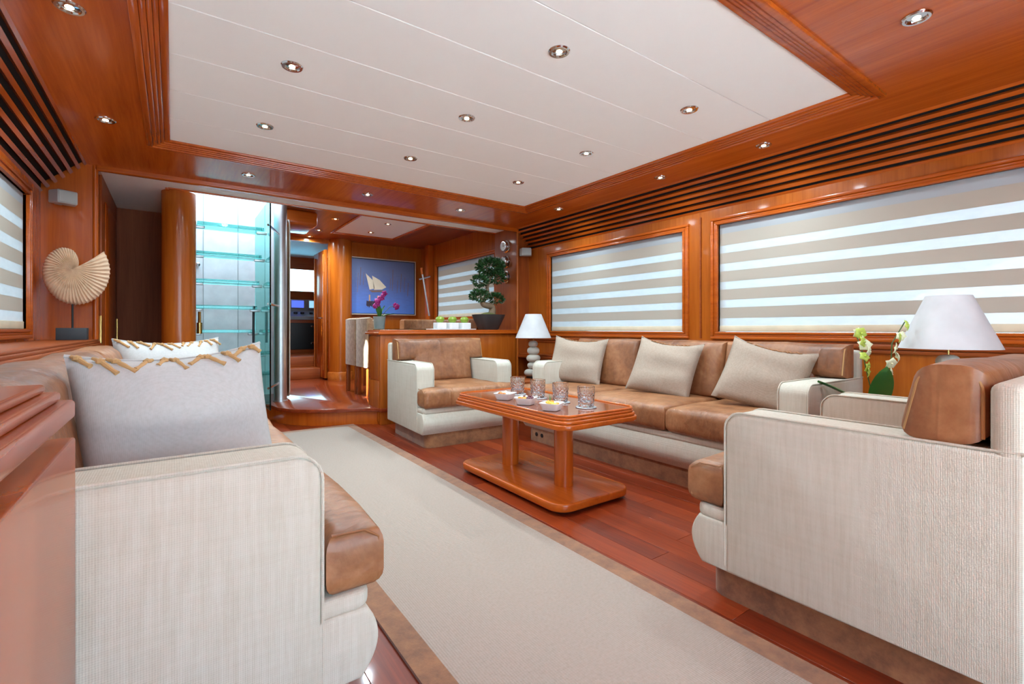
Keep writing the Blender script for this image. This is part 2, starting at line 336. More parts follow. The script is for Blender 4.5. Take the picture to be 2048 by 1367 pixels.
def window(n, x, s, w, label):
    y0, y1, z0, z1 = w; b = BM()
    for k, (o_, wd, dp) in enumerate(((.055, .022, .022), (.033, .016, .013), (.017, .017, .020))):
        xa, xb = (x-s*dp, x+s*.04)
        for q in ((y0-o_, y1+o_, z0-o_, z0-o_+wd), (y0-o_, y1+o_, z1+o_-wd, z1+o_), (y0-o_, y0-o_+wd, z0-o_+wd, z1+o_-wd), (y1+o_-wd, y1+o_, z0-o_+wd, z1+o_-wd)):
            box(b, min(xa, xb), max(xa, xb), *q, bev=.004, seg=2)
    o = struct(f'window_{n}', b, 'cherry_y', label)
    obj('glass_pane', boxes([(x+s*.075, x+s*.083, y0-.01, y1+.01, z0-.01, z1+.01)]) if s > 0 else boxes([(x-.083, x-.075, y0-.01, y1+.01, z0-.01, z1+.01)]), 'window_glass', o)
    return o
def blinds(x, s, w, label, name='zebra_blind'):
    y0, y1, z0, z1 = w; H = z1-z0; k = H/.815; xx = x+s*.014
    t = thing(name, label, 'window blind', (xx, (y0+y1)/2, z0), 0, 'striped day-night blinds')
    hw = (y1-y0)/2-.004; z = H
    def band(nm, h, mat, th=.0012):
        nonlocal z
        obj(nm, box(BM(), -th, th, -hw, hw, z-h*k, z), mat, t); z -= h*k
    obj('headrail', box(BM(), min(0, s*.022), max(0, s*.022), -hw, hw, H-.028, H, bev=.004), 'grey_plastic', t)
    band('valance_band', .070, 'blind_valance'); band('fabric_band', .090, 'blind_band')
    for i in range(4): band('sheer_band', .058, 'blind_sheer'); band('fabric_band', .080, 'blind_band')
    band('sheer_band', .056, 'blind_sheer')
    obj('bottom_rail', box(BM(), -.006, .006, -hw, hw, 0.002, z, bev=.003), 'blind_rail', t)
    return t
window(1, XR, 1, WINR[0], 'forward starboard salon window in cherry frame'); window(2, XR, 1, WINR[1], 'large starboard salon window in cherry frame'); window(3, XL, -1, WINL[0], 'port side salon window in cherry frame')
blinds(XR, 1, WINR[0], 'striped blind in the smaller window behind the stone lamp'); blinds(XR, 1, WINR[1], 'long striped blind in the large window behind the right sofa'); blinds(XL, -1, WINL[0], 'striped blind in the left window beside the shell')
b = BM(); box(b, XR-.014, XR+.01, YA, YB, .775, .80, bev=.005); box(b, XR-.024, XR+.01, YA, YB, .80, .832, bev=.008); box(b, XR-.012, XR+.01, 2.195, 2.205, .85, 1.8); struct('trim_5', b, 'cherry_dark_y', 'dark cherry rail below the windows')
struct('trim_6', boxes([(3.23, XR, 3.36, YB, .60, .63), (3.25, XR, 3.36, YB, .63, .645)], bev=.005), 'cherry_dark_y', 'cherry ledge along the wall behind the stone lamp')
# bulkheads at the dining step
struct('wall_front_right', boxes([(3.23, XR+.1, YB, 4.90, 0, 2.3)]), 'cherry_dark_z', 'cherry return panel carrying three gauges')
b = BM(); tube(b, [(3.232, YB, 0), (3.232, YB, 2.09)], .014, 12); struct('trim_7', b, 'honey_z', 'light rounded corner bead')
struct('wall_front_left', boxes([(XL-.1, -.44, YB, 6.0, 0, 2.3)]), 'cherry_z', 'cherry bulkhead panel behind the shell sculpture')
b = BM(); tube(b, [(-.442, YB, 0), (-.442, YB, 2.09)], .016, 12); struct('trim_8', b, 'cherry_z')
d1 = struct('door_1', boxes([(-.44, -.425, 4.62, 5.75, .16, 2.06)], bev=.004), 'cherry_dark_z', 'dark cherry cabin door in the left alcove')
obj('door_panel', boxes([(-.425, -.418, 4.8, 5.55, .4, 1.9)], bev=.006), 'cherry_z', d1)
for y in (4.56, 5.82): obj('door_edge_strip', boxes([(-.44, -.42, y, y+.03, .16, 1.02)], bev=.004), 'brass', d1)
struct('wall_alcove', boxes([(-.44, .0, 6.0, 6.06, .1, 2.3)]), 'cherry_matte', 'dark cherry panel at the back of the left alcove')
b = BM(); lathe(b, [(.0, 0), (.125, 0), (.125, 2.1), (0, 2.1)], 36, (.045, 5.05, 0)); box(b, .0, .03, 5.1, 6.2, 0, 2.1); struct('wall_stair_left', b, 'honey_z', 'rounded cherry post beside the glass stairs')
b = BM(); box(b, .03, .97, 6.2, 6.26, .1, 2.6); box(b, .0, .03, 4.91, 6.26, 2.1, 4.4); box(b, .97, 1.0, 5.1, 6.26, 2.26, 2.5); box(b, .03, 1.0, 4.91, 4.94, 2.3, 2.5)  # tall port upstand is added out of view to block sun through the hatch
ws = struct('wall_stair_back', b, 'wall_white', 'white panelled wall behind the glass stairs, with an added unseen sun screen')
for x in (.27, .60): obj('joint_strip', boxes([(x, x+.006, 6.194, 6.2, .16, 2.9)]), 'pot_grey', ws)
struct('wall_corridor_left', boxes([(.97, 1.0, 5.95, 7.4, .1, 2.3), (.97, 1.22, 7.37, 7.43, .1, 2.3)]), 'cherry_z')
# dining room shell
WIND = [(5.15, 6.80, 1.10, 1.90)]
struct('wall_dining_right', wall_with(XR, XR+.10, 4.9, 7.46, .1, 2.4, WIND), 'honey_z', 'cherry starboard wall of the dining area')
window(4, XR, 1, WIND[0], 'dining area window in cherry frame'); blinds(XR, 1, WIND[0], 'striped blind in the dining window behind the bonsai')
struct('wall_dining_front', boxes([(2.02, XR+.1, 7.4, 7.46, .1, 2.4), (1.0, 2.02, 7.4, 7.46, 2.2, 2.4)]), 'honey_z', 'cherry bulkhead carrying the sailing picture')
b = BM(); lathe(b, [(0, 0), (.165, 0), (.165, 2.3), (0, 2.3)], 36, (2.07, 7.38, .05)); pil = struct('wall_pillar', b, 'honey_z', 'rounded cherry pillar beside the sailing picture')
b = BM(); lathe(b, [(0, .16), (.185, .16), (.185, .27), (.175, .285), (0, .285)], 36, (2.07, 7.38, 0)); obj('base_ring', b, 'honey_y', pil)
struct('ceiling_dining', boxes([(1.80, 2.68, 5.0, 6.83, DC+.01, DC+.04)]), 'ceiling_white', 'white ceiling panel over the dining table')
b = BM(); box(b, 1.0, 1.80, 4.9, 7.4, DC, DC+.05); box(b, 2.68, XR+.1, 4.9, 7.4, DC, DC+.05); box(b, 1.8, 2.68, 6.83, 7.4, DC, DC+.05); box(b, .97, XR+.1, 4.9, 7.46, DC+.05, DC+.1); struct('ceiling_dining_soffit', b, 'cherry_dark_y', 'glossy cherry ceiling of the dining area')
b = BM(); ring(b, 1.78, 2.70, 4.95, 6.85, DC-.012, DC+.03, .03); box(b, 1.0, 1.36, 5.75, 6.35, 2.10, DC, bev=.03, seg=4); struct('trim_9', b, 'cherry_x', 'cherry moulding around the dining ceiling panel')
b = BM(); box(b, 3.30, XR, 6.92, 7.05, .16, DC, bev=.01); struct('trim_10', b, 'cherry_z', 'cherry pilaster beside the dining window')
# wheelhouse beyond the corridor
b = BM(); box(b, .9, 2.75, 10.9, 10.96, .1, 1.72); box(b, .9, 2.75, 10.9, 10.96, 2.2, 2.6); box(b, .9, 1.3, 10.9, 10.96, 1.7, 2.2); box(b, 2.6, 2.75, 10.9, 10.96, 1.7, 2.2); box(b, .9, .96, 7.43, 10.9, .1, 2.6); box(b, 2.7, 2.76, 7.46, 10.9, .1, 2.6)
struct('wall_wheelhouse', b, 'cherry_x', 'cherry lined wheelhouse beyond the corridor')
struct('ceiling_wheelhouse', boxes([(.9, 2.76, 7.46, 10.96, 2.45, 2.5)]), 'ceiling_white')
b = BM(); box(b, 1.0, 2.7, 7.75, 10.9, .16, .32, bev=.008); box(b, 1.0, 2.7, 8.15, 10.9, .32, .48, bev=.008); struct('floor_wheelhouse', b, 'cherry_dark_x', 'dark wooden steps up to the wheelhouse')
w5 = struct('window_5', boxes([(1.3, 2.6, 10.88, 10.9, 1.70, 1.73), (1.3, 2.6, 10.88, 10.9, 2.19, 2.22)]), 'cherry_x', 'bright wheelhouse windscreen'); obj('glass_pane', boxes([(1.3, 2.6, 10.93, 10.935, 1.72, 2.2)]), 'clear_glass', w5)
d2 = struct('door_2', boxes([(1.86, 1.90, 7.46, 8.12, .18, 2.12)], bev=.006), 'honey_z', 'narrow open cherry door leading to the wheelhouse')
for q in ((7.5, 7.53), (8.04, 8.07)): obj('door_stile', boxes([(1.845, 1.86, q[0], q[1], .3, 2.05)], bev=.004), 'honey_y', d2)
b = BM(); tube(b, [(1.86, 7.6, 1.09), (1.81, 7.6, 1.09), (1.81, 7.72, 1.09)], .01, 8); obj('handle', b, 'chrome', d2)
b = BM(); box(b, 1.90, 2.03, 7.36, 7.46, .16, 2.22, bev=.006); struct('trim_11', b, 'honey_z', 'door jamb beside the rounded pillar')
# aft end behind the camera
struct('wall_back', boxes([(XL-.1, -.55, YA-.06, YA, 0, 2.2), (1.65, XR+.1, YA-.06, YA, 0, 2.2), (-.55, 1.65, YA-.06, YA, 2.0, 2.2)]), 'cherry_z', 'aft wall with open glass doors')  # unseen; starboard side closed off so the left gets more daylight
struct('deck', boxes([(-1.6, 4.4, -5.0, YA-.06, -.08, -.02)]), 'bounce_deck', 'unseen aft deck, added and paled to bounce daylight inside')  # added out of view as a bounce surface for the salon ceiling
struct('sea', boxes([(-150, 150, -150, 150, -2.1, -2.0)]), 'sea', 'open water outside')
b = prism(BM(), [(1.75, .55), (1.7, .93), (.62, 1.40), (-.4, 1.85), (-1.5, 2.0), (-1.5, .55)], 4.55, 4.63, 'x', bev=.02); struct('trim_12', b, 'hull', 'sloping white superstructure wing outside the window')

# ------------------------------------------------------------------ downlights
def downlight_proto():
    b = BM(); lathe(b, [(.030, .004), (.030, -.002), (.034, -.006), (.042, -.006), (.046, -.001), (.046, .004)], 28); r = b
    g = BM(); lathe(g, [(0, -.001), (.014, -.0015), (.030, .001), (.030, .004), (0, .004)], 24)
    k = BM(); lathe(k, [(0, -.006), (.012, -.004), (.014, .0), (0, .0)], 16)
    return r, g, k
_r, _g, _k = downlight_proto(); DL = []
def downlight(x, y, z, label, group, spot=True):
    t = thing('ceiling_downlight', label, 'ceiling light', (x, y, z-.001), 0, group)
    if not DL: DL.extend([obj('bezel', _r, 'chrome', t), obj('reflector', _g, 'chrome', t), obj('bulb', _k, 'lamp_glow', t)])
    else:
        for q in DL: inst(q, t)
    if spot:
        l = bpy.data.lights.new('downlight_beam', 'SPOT'); l.energy = 16 if y < 4.5 else 30; l.color = (.78, 1.0, 1.10); l.spot_size = 3.0; l.spot_blend = 1; l.shadow_soft_size = .03
        o = bpy.data.objects.new('downlight_beam', l); C.objects.link(o); o.parent = t; o.location = (0, 0, -.012)
rows = ('row nearest the camera', 'middle row', 'row nearest the beam')
cols = ('left', 'middle', 'right')
for j, y in enumerate((1.519, 2.294, 3.06)):
    for i, x in enumerate((.433, 1.326, 2.241)):
        if (i, j) == (0, 0): continue
        downlight(x, y, HP, f'recessed downlight in white ceiling, {cols[i]} one of the {rows[j]}', 'downlights in the white ceiling')
for k, y in enumerate((1.514, 2.289, 3.454)): downlight(3.01, y, HS, ('downlight in the right cherry soffit nearest the camera', 'middle downlight of three in the right cherry soffit', 'downlight in the right cherry soffit nearest the beam')[k], 'downlights in the right soffit')
for k, y in enumerate((2.30, 3.425)): downlight(-.30, y, HS, ('large near downlight in the left cherry soffit, cut by the frame', 'small downlight in the left cherry soffit near the beam')[k], 'downlights in the left soffit')
for k, x in enumerate((.46, 1.357, 2.26)): downlight(x, 4.03, HS, ('left downlight in the cross beam, above the glass stairs', 'middle downlight in the cross beam', 'right downlight in the cross beam, above the bonsai')[k], 'downlights in the cross beam')
downlight(2.236, .566, HS, 'large downlight in the cherry panel at the top right corner', 'downlights in the near soffit')
for k, y in enumerate((5.96, 6.76, 7.3)): downlight(1.61, y, DC, ('nearest downlight in the glossy cherry dining ceiling', 'middle downlight in the glossy cherry dining ceiling', 'farthest downlight in the glossy cherry dining ceiling above the doorway')[k], 'downlights over the passage')
for k, y in enumerate((5.9, 6.55)): downlight(2.25, y, DC+.01, ('nearer downlight in the white dining ceiling panel', 'farther downlight in the white dining ceiling panel')[k], 'downlights over the dining table')

# ------------------------------------------------------------------ upholstered seats
ARM, ADEP, AH, BH = .15, .69, .645, .80
def make_seat(name, label, cat, W, n, group=None):
    """local frame: front is -y, arm fronts at y=0, back at y=ADEP, x centred"""
    t = thing(name, label, cat, group=group); hw = W/2
    b = BM(); prism(b, rrect(-hw+.045, hw-.045, -.085, ADEP-.04, .06), 0, .118, 'z'); pb = obj('plinth', b, 'suede', t)
    for s in (-1, 1):
        b = BM(); x0, x1 = (s*hw, s*(hw-ARM)); x0, x1 = min(x0, x1), max(x0, x1)
        prof = [(0, .108)]; r = .055
        for i in range(7): a = PI-PI/2*i/6; prof.append((r+r*math.cos(a), AH-r+r*math.sin(a)))
        prof += [(ADEP, AH), (ADEP, .108)]
        prism(b, prof, x0, x1, 'x', bev=.014, seg=3); am = obj('armrest', b, 'cream_fabric', t)
        for xx in (x0+.004, x1-.004):
            w = BM(); pts = [(xx, p[0], p[1]) for p in prof[1:-1]]; pts = [(xx, .0, .13)]+pts
            tube(w, [(p[0], p[1]-.001 if p[1] < .01 else p[1], p[2]+(.0015 if p[2] > AH-.01 else 0)) for p in pts], .0035, 6); obj('piping', w, 'cream_fabric', am)
    # bulging front apron, full width
    ap = []
    for i in range(13):
        f = i/12; z = .108+.165*f; ap.append((-.055-.075*math.sin(PI*(.12+.70*f))**.8, z))
    b = BM(); prism(b, [(.02, .108)]+ap+[(.02, .273)], -hw+.002, hw-.002, 'x', bev=.012, seg=3); obj('front_apron', b, 'cream_fabric', t)
    b = BM(); prism(b, rrect(-hw+.006, hw-.006, -.112, .03, .035), .268, .312, 'z', bev=.013, seg=3); obj('apron_collar', b, 'cream_fabric', t)
    b = BM(); box(b, -hw+.0015, hw-.0015, ADEP-.058, ADEP+.002, .110, BH, bev=.022, seg=4); obj('back_frame', b, 'cream_fabric', t)
    b = BM(); box(b, -hw+ARM-.01, hw-ARM+.01, 0, ADEP-.05, .15, .31); obj('seat_deck', b, 'cream_fabric', t)
    iw = W-2*ARM; fw = W/n
    for i in range(n):
        f0, f1 = -hw+fw*i+.003, -hw+fw*(i+1)-.003
        i0, i1 = max(f0, -hw+ARM+.004), min(f1, hw-ARM-.004)
        pts = [(f0, -.14), (f1, -.14), (f1, -.008), (i1, -.008), (i1, .50), (i0, .50), (i0, -.008), (f0, -.008)]
        if i0 == f0: pts = pts[:6]
        if i1 == f1: pts = [p for k, p in enumerate(pts) if k not in (2, 3)] if i0 != f0 else [(f0, -.14), (f1, -.14), (f1, .50), (f0, .50)]
        elif i0 == f0: pts = [(f0, -.14), (f1, -.14), (f1, -.008), (i1, -.008), (i1, .50), (f0, .50)]
        b = BM(); prism(b, pts, .306, .462, 'z', bev=.046, seg=5)
        bmesh.ops.subdivide_edges(b, edges=[e_ for e_ in b.edges if e_.calc_length() > .12], cuts=3, use_grid_fill=True)
        for v in b.verts:
            u = (v.co.x-(f0+f1)/2)/(fw/2); q = (v.co.y-.18)/.34
            if v.co.z > .44: v.co.z += .016*max(0, 1-u*u)*max(0, 1-q*q)+.003*math.sin(v.co.x*31+v.co.y*17)
            if v.co.y < -.12: v.co.y -= .012*max(0, 1-u*u)
        sc = obj('seat_cushion', b, 'leather', t)
        w = BM(); pts2 = rrect(f0+.002, f1-.002, -.139, .47, .05, 5); tube(w, [(p[0], p[1], .4505 if False else .448) for p in pts2 if p[1] < -.02][::1], .003, 6) if False else None
        for s, xx, isend in ((-1, f0, i == 0), (1, f1, i == n-1)):
            if isend: w = BM(); tube(w, [(xx+s*.0-s*.004, -.128+.0, .335), (xx-s*.004, -.128, .43), (xx-s*.004, -.095, .452), (xx-s*.004, -.02, .455)], .0035, 6); obj('piping', w, 'leather', sc)
        w and None
        g0, g1 = f0+(.012 if i == 0 else 0), f1-(.012 if i == n-1 else 0)
        j0, j1 = max(g0, -hw+ARM+.006), min(g1, hw-ARM-.006)
        pts = []
        if j0 > g0: pts += [(g0, AH+.003), (j0, AH+.003)]
        pts += [(j0, .455), (j1, .455)]
        if j1 < g1: pts += [(j1, AH+.003), (g1, AH+.003)]
        pts += [(g1, .835), (g0, .835)]
        b = BM(); prism(b, pts, .452, .634, 'y', bev=.052, seg=5)
        bmesh.ops.subdivide_edges(b, edges=[e_ for e_ in b.edges if e_.calc_length() > .12], cuts=3, use_grid_fill=True)
        for v in b.verts:
            u = (v.co.x-(g0+g1)/2)/((g1-g0)/2)
            if v.co.y < .53: v.co.y += (v.co.z-.64)*.22-.018*max(0, 1-u*u)+.004*math.sin(v.co.x*40+1.3*i)
            if v.co.z > .80: v.co.z += .008*math.sin(v.co.x*9+i)*max(0, 1-u*u)
        bc = obj('back_cushion', b, 'leather_back', t)
        for s, xx, isend in ((-1, g0, i == 0), (1, g1, i == n-1)):
            if isend:
                pr = [(.467+(z_-.64)*.22, z_) for z_ in (.665, .70, .74, .77)]
                for k_ in range(1, 6): a_ = PI/2*k_/6; pr.append((.467+.0286+.05*(1-math.cos(a_)), .77+.052*math.sin(a_)))
                for k_ in range(0, 7): a_ = PI/2*k_/6; pr.append((.572+.047*math.sin(a_), .77+.052*math.cos(a_)))
                pr += [(.619, .72), (.619, .665)]
                w = BM(); tube(w, [(xx-s*.0135, p[0], p[1]) for p in pr], .004, 6); obj('piping', w, 'rope', bc)
    return t
CW = .885
far = make_seat('armchair', 'tan leather and cream fabric armchair in front of the bonsai cabinet', 'armchair', CW, 1, 'matching armchairs')
far.location = (1.99, 3.44, 0); far.rotation_euler = (0, 0, math.radians(-2))
near = copy_tree(far); near.location = (1.945, .885, 0); near.rotation_euler = (0, 0, PI); near['label'] = 'large foreground cream armchair seen from its side at right'
sofa = make_seat('sofa', 'long tan leather sofa under the windows with three cream cushions', 'sofa', 2.18, 3, 'matching sofas')
sofa.location = (2.52, 2.14, 0); sofa.rotation_euler = (0, 0, -PI/2)
sofa2 = copy_tree(sofa); sofa2.location = (.27, 1.10+1.09, 0); sofa2.rotation_euler = (0, 0, PI/2); sofa2['label'] = 'foreground left sofa with cream side panel and tasselled pillows'
for ch in sofa.children:
    if ch.name.startswith('plinth'):
        for x in (-.93, -.86): b = BM(); lathe(b, [(0, -.004), (.016, -.004), (.016, .004), (0, .004)], 16, M=Matrix.Rotation(PI/2, 4, 'X')); obj('socket', b, 'black', ch, (x, -.085, .06))

# ------------------------------------------------------------------ pillows
def pillow_mesh(w, h, th, seed, n=22, sag=0.):
    rnd = random.Random(seed); ph1, ph2 = rnd.random()*6, rnd.random()*6; b = BM(); G = [[], []]
    for side in (0, 1):
        for j in range(n+1):
            row = []
            for i in range(n+1):
                u, v = 2*i/n-1, 2*j/n-1
                if side == 1 and (i in (0, n) or j in (0, n)): row.append(G[0][j][i]); continue
                e1, e2 = max(0, 1-abs(u)**2.6), max(0, 1-abs(v)**2.6)
                t_ = th/2*(e1*e2)**.48
                x = w/2*u*(1-.05*(1-v*v)); z = h/2*v*(1-.05*(1-u*u))
                if v > 0: z -= sag*(1-u*u)*v*v
                t_ *= 1+.10*math.sin(4*u+ph1+2*v)+.07*math.sin(7*v+ph2+3*u*v)
                row.append(b.verts.new((x, (-1 if side == 0 else 1)*t_, z+h/2)))
            G[side].append(row)
    for side in (0, 1):
        for j in range(n):
            for i in range(n):
                q = (G[side][j][i], G[side][j][i+1], G[side][j+1][i+1], G[side][j+1][i])
                b.faces.new(q if side == 0 else q[::-1])
    return b
def pillow(label, loc, rot, w, h, th, seed, mat, style, group):
    o = thing('throw_pillow', label, 'pillow', loc, 0, group); o.rotation_euler = rot
    sag = .02 if style == 'rope' else .035
    obj('cover', pillow_mesh(w, h, th, seed, sag=sag), mat, o, angle=80)
    rnd = random.Random(seed+5)
    zt = lambda u: h/2*(1-.05*(1-u*u))-sag*(1-u*u)+h/2
    b = BM(); pts = [(w/2*u/10*(1-.0), 0, zt(u/10)) for u in range(-10, 11)]; tube(b, pts, .004, 6); obj('seam', b, mat, o)
    if style == 'rope':
        N_ = 11
        def surf(x, dz):
            u = max(-.97, min(.97, 2*x/w)); z = zt(u)-dz; v = max(0, min(.999, 1-2*dz/h)); return Vector((x, -th/2*((1-abs(u)**2.6)*(1-v**2.6))**.48-.005, z))
        for k in range(N_):
            u = -.88+1.76*k/(N_-1)+rnd.uniform(-.03, .03); x = w/2*u; dx = rnd.choice((-1, 1, 1))*rnd.uniform(.012, .026); dz = rnd.uniform(.022, .046)
            P = [surf(x-dx*.9, .002), surf(x-dx*.3, dz*.25), surf(x+dx*.2, dz*.55), surf(x+dx*.6, dz*.8), surf(x+dx, dz)]
            b = BM(); tube(b, P, [.004, .0055, .006, .0045, .0065], 8); lathe(b, [(0, -.009), (.009, -.004), (.0095, .003), (0, .009)], 8, P[1]); obj('rope_toggle', b, 'rope', o)
    else:
        for k in range(9):
            u = -.55+1.1*k/8+rnd.uniform(-.04, .04); x = w/2*u; z = zt(u)
            b = BM(); P = [(x-.02, -.003, z+.002), (x-.005, -.008, z+.008), (x+.008, -.011, z+.001), (x+.022, -.006, z+.007)]
            tube(b, P, [.002, .0035, .004, .002], 6); obj('frayed_tuft', b, 'fringe', o)
    return o
g1 = 'cream pillows on the right sofa'
pillow('cream pillow at the far end of the right sofa, near the stone lamp', (2.75, 2.99, .466), (math.radians(-24), math.radians(3), -PI/2+math.radians(24)), .49, .42, .15, 1, 'linen', 'fray', g1)
pillow('cream pillow in the middle of the right sofa, tilted', (2.73, 2.12, .466), (math.radians(-26), math.radians(6), -PI/2+math.radians(12)), .47, .42, .15, 2, 'linen', 'fray', g1)
pillow('cream pillow at the near end of the right sofa, leaning on the armrest', (2.74, 1.45, .466), (math.radians(-28), math.radians(12), -PI/2+math.radians(12)), .47, .42, .15, 3, 'linen', 'fray', g1)
pillow('large white pillow with rope toggles on the foreground left sofa', (.045, 1.46, .462), (math.radians(-14), math.radians(-3), math.radians(12)), .43, .42, .19, 4, 'white_linen', 'rope', 'rope toggle pillows')
pillow('smaller looking white rope-toggle pillow at the far end of the left sofa', (.02, 2.98, .465), (math.radians(-14), 0, math.radians(20)), .48, .42, .18, 6, 'white_linen', 'rope', 'rope toggle pillows')

# ------------------------------------------------------------------ rug
rug = thing('rug', 'long cream woven runner rug with tan suede border', 'rug', (.97, 1.6, 0))
x0, x1, y0, y1 = .522-.97, 1.415-.97, -2.6, 4.62-1.6
b = BM(); box(b, x0+.075, x1-.075, y0+.075, y1-.075, .001, .011, bev=.003); obj('woven_field', b, 'rug_weave', rug)
b = BM(); prism(b, [(x0, y0), (x1, y0), (x1-.078, y0+.078), (x0+.078, y0+.078)], .001, .0105, 'z'); prism(b, [(x0, y1), (x1, y1), (x1-.078, y1-.078), (x0+.078, y1-.078)], .001, .0105, 'z')
prism(b, [(x0, y0), (x0+.078, y0+.078), (x0+.078, y1-.078), (x0, y1)], .001, .0105, 'z'); prism(b, [(x1, y0), (x1-.078, y0+.078), (x1-.078, y1-.078), (x1, y1)], .001, .0105, 'z'); obj('border', b, 'rug_border', rug)

# ------------------------------------------------------------------ coffee table and what stands on it
TX, TY = 1.785, 2.24
tb = thing('coffee_table', 'cherry coffee table on two round pillars with stepped rounded edge', 'table', (TX, TY, 0))
b = BM(); prism(b, rrect(-.22, .22, -.46, .46, .07), 0, .022, 'z'); obj('foot', b, 'void', tb)
b = BM(); prism(b, rrect(-.265, .265, -.505, .505, .09), .02, .062, 'z', bev=.01, seg=3); obj('base', b, 'cherry_y', tb)
for y in (-.255, .255): b = BM(); lathe(b, [(0, .06), (.053, .06), (.053, .44), (0, .44)], 32, (-.02, y, 0)); obj('pillar', b, 'cherry_z', tb)
b = BM(); prism(b, rrect(-.262, .262, -.53, .53, .075), .452, .496, 'z'); obj('tabletop', b, 'tabletop_wood', tb)
b = BM()
for o_, z0, z1 in ((.287, .432, .458), (.280, .458, .476), (.273, .476, .491)): prism(b, rrect(-o_, o_, -o_-.268, o_+.268, .085), z0, z1, 'z', bev=.006, seg=3)
obj('stepped_edge', b, 'cherry_y', tb)
b = BM()
tube(b, [(p[0], p[1], .497) for p in rrect(-.264, .264, -.532, .532, .075, 6)], .007, 8, closed=True); obj('raised_rim', b, 'cherry_y', tb)
TZ = .497
def tumbler():
    b = BM()
    def rf(a, z): return 1+(.035*math.cos(10*a+z*300)+.035*math.cos(10*a-z*300))*(1 if .012 < z < .078 else 0)+(.02*math.cos(20*a) if z >= .078 and z < .10 else 0)
    prof = [(0, 0), (.038, 0), (.041, .004)]+[(.041+.006*k/24, .008+.098*k/24) for k in range(25)]+[(.0465, .109)]
    inner = [(.0445, .1075), (.041, .055), (.036, .026), (0, .022)]
    lathe(b, prof, 60, rfun=rf); t = BM(); lathe(t, [(.0465, .109)]+inner, 60); join(b, t); bmesh.ops.remove_doubles(b, verts=b.verts[:], dist=.0004); bmesh.ops.recalc_face_normals(b, faces=b.faces[:]); return b
gl = None
pos = ('farthest', 'second farthest', 'second nearest', 'nearest')
for k, y in enumerate((2.50, 2.29, 2.08, 1.87)):
    lb = f'cut crystal tumbler on the coffee table, {pos[k]} of the row of four'
    b = BM(); lathe(b, [(0, 0), (.055, 0), (.057, .002), (.055, .005), (0, .005)], 32)
    co = obj('coaster', b, 'steel', None, (1.825, y, TZ)); tag(co, f'round metal coaster under the {pos[k]} tumbler', 'coaster', 'metal coasters')
    if gl is None: gl = obj('tumbler', tumbler(), 'crystal', None, (1.825, y, TZ+.0055), angle=25); o = gl
    else: o = inst(gl, None, (1.825, y, TZ+.0055), (0, 0, k*.7))
    tag(o, lb, 'glass', 'crystal tumblers')
def bowl(x, y, rz, label, fill):
    t = thing('snack_bowl', label, 'bowl', (x, y, TZ), rz, 'white snack bowls'); b = BM(); rings = []
    spec = [(.036, 0), (.040, .002), (.055, .036), (.057, .039), (.054, .039), (.050, .033), (.038, .010)]
    for r, z in spec: rings.append([b.verts.new((p[0], p[1], z)) for p in rrect(-r, r, -r, r, r*.35, 4)])
    n = len(rings[0])
    for A, B in zip(rings, rings[1:]):
        for i in range(n): b.faces.new((A[i], A[(i+1) % n], B[(i+1) % n], B[i]))
    b.faces.new(rings[0][::-1]); b.faces.new(rings[-1]); bmesh.ops.recalc_face_normals(b, faces=b.faces[:]); obj('dish', b, 'porcelain', t)
    rnd = random.Random(int(y*100))
    for (mat, nm, cx, cy, cnt, s) in fill:
        for k in range(cnt):
            q = BM(); bmesh.ops.create_icosphere(q, subdivisions=1, radius=s)
            for v in q.verts: v.co = Vector((v.co.x*rnd.uniform(.8, 1.2), v.co.y*rnd.uniform(.8, 1.2), v.co.z*rnd.uniform(.6, .9)))
            obj(nm, q, mat, t, (cx+rnd.uniform(-.016, .016), cy+rnd.uniform(-.022, .022), .030+rnd.uniform(0, .012)))
    return t
bowl(1.635, 2.37, .5, 'white snack bowl with orange bites and pale cheese, farthest of three', [('snack', 'snack_bite', -.02, .01, 6, .013), ('cheese', 'cheese_cube', .022, -.005, 6, .011)])
bowl(1.625, 2.145, .5, 'white snack bowl with dark red berries and orange pieces, middle of three', [('berry', 'berry', .018, -.005, 9, .011), ('fruit_orange', 'fruit_piece', -.022, .005, 5, .011), ('cheese', 'cheese_cube', 0, .01, 3, .009)])
bw = bowl(1.62, 1.915, .5, 'white snack bowl with yellow fruit and a green sprig, nearest of three', [('fruit_yellow', 'fruit_piece', -.016, 0, 7, .012), ('fruit_orange', 'fruit_piece', .018, 0, 6, .012)])
b = BM(); tube(b, [(0, .01, .035), (.003, .012, .06), (-.004, .014, .085)], [.0025, .002, .001], 6); tube(b, [(.002, .01, .035), (.012, .012, .055), (.018, .012, .07)], [.0025, .002, .001], 6); obj('garnish_sprig', b, 'leaf_light', bw)

# ------------------------------------------------------------------ lamps
def lamp(label, loc, seed):
    t = thing('stone_lamp', label, 'lamp', loc, 0, 'stacked stone table lamps'); rnd = random.Random(seed)
    b = BM(); box(b, -.055, .055, -.055, .055, 0, .018, bev=.003); obj('base', b, 'black', t)
    z = .018
    for k, (r, h) in enumerate(((.090, .079), (.074, .076), (.077, .080), (.068, .082), (.052, .067))):
        b = BM(); pr = [(0, 0)]+[(r*math.sin(PI*i/12)**.62, h*(1-math.cos(PI*i/12))/2) for i in range(1, 12)]+[(0, h)]; a = rnd.uniform(-.012, .012)
        lathe(b, pr, 24, (a, rnd.uniform(-.008, .008), z), 1, .86); obj('stone', b, 'stone' if k != 1 and k != 0 else 'stone_grey', t, (0, 0, 0)); z += h*.955
    b = BM(); tube(b, [(0, 0, z-.01), (0, 0, .60)], .005, 8); obj('stem', b, 'brass', t)
    b = BM(); lathe(b, [(.185, .416), (.083, .662), (.080, .662), (.182, .416), (.185, .416)], 40); obj('lamp_shade', b, 'shade_white', t)
    return t
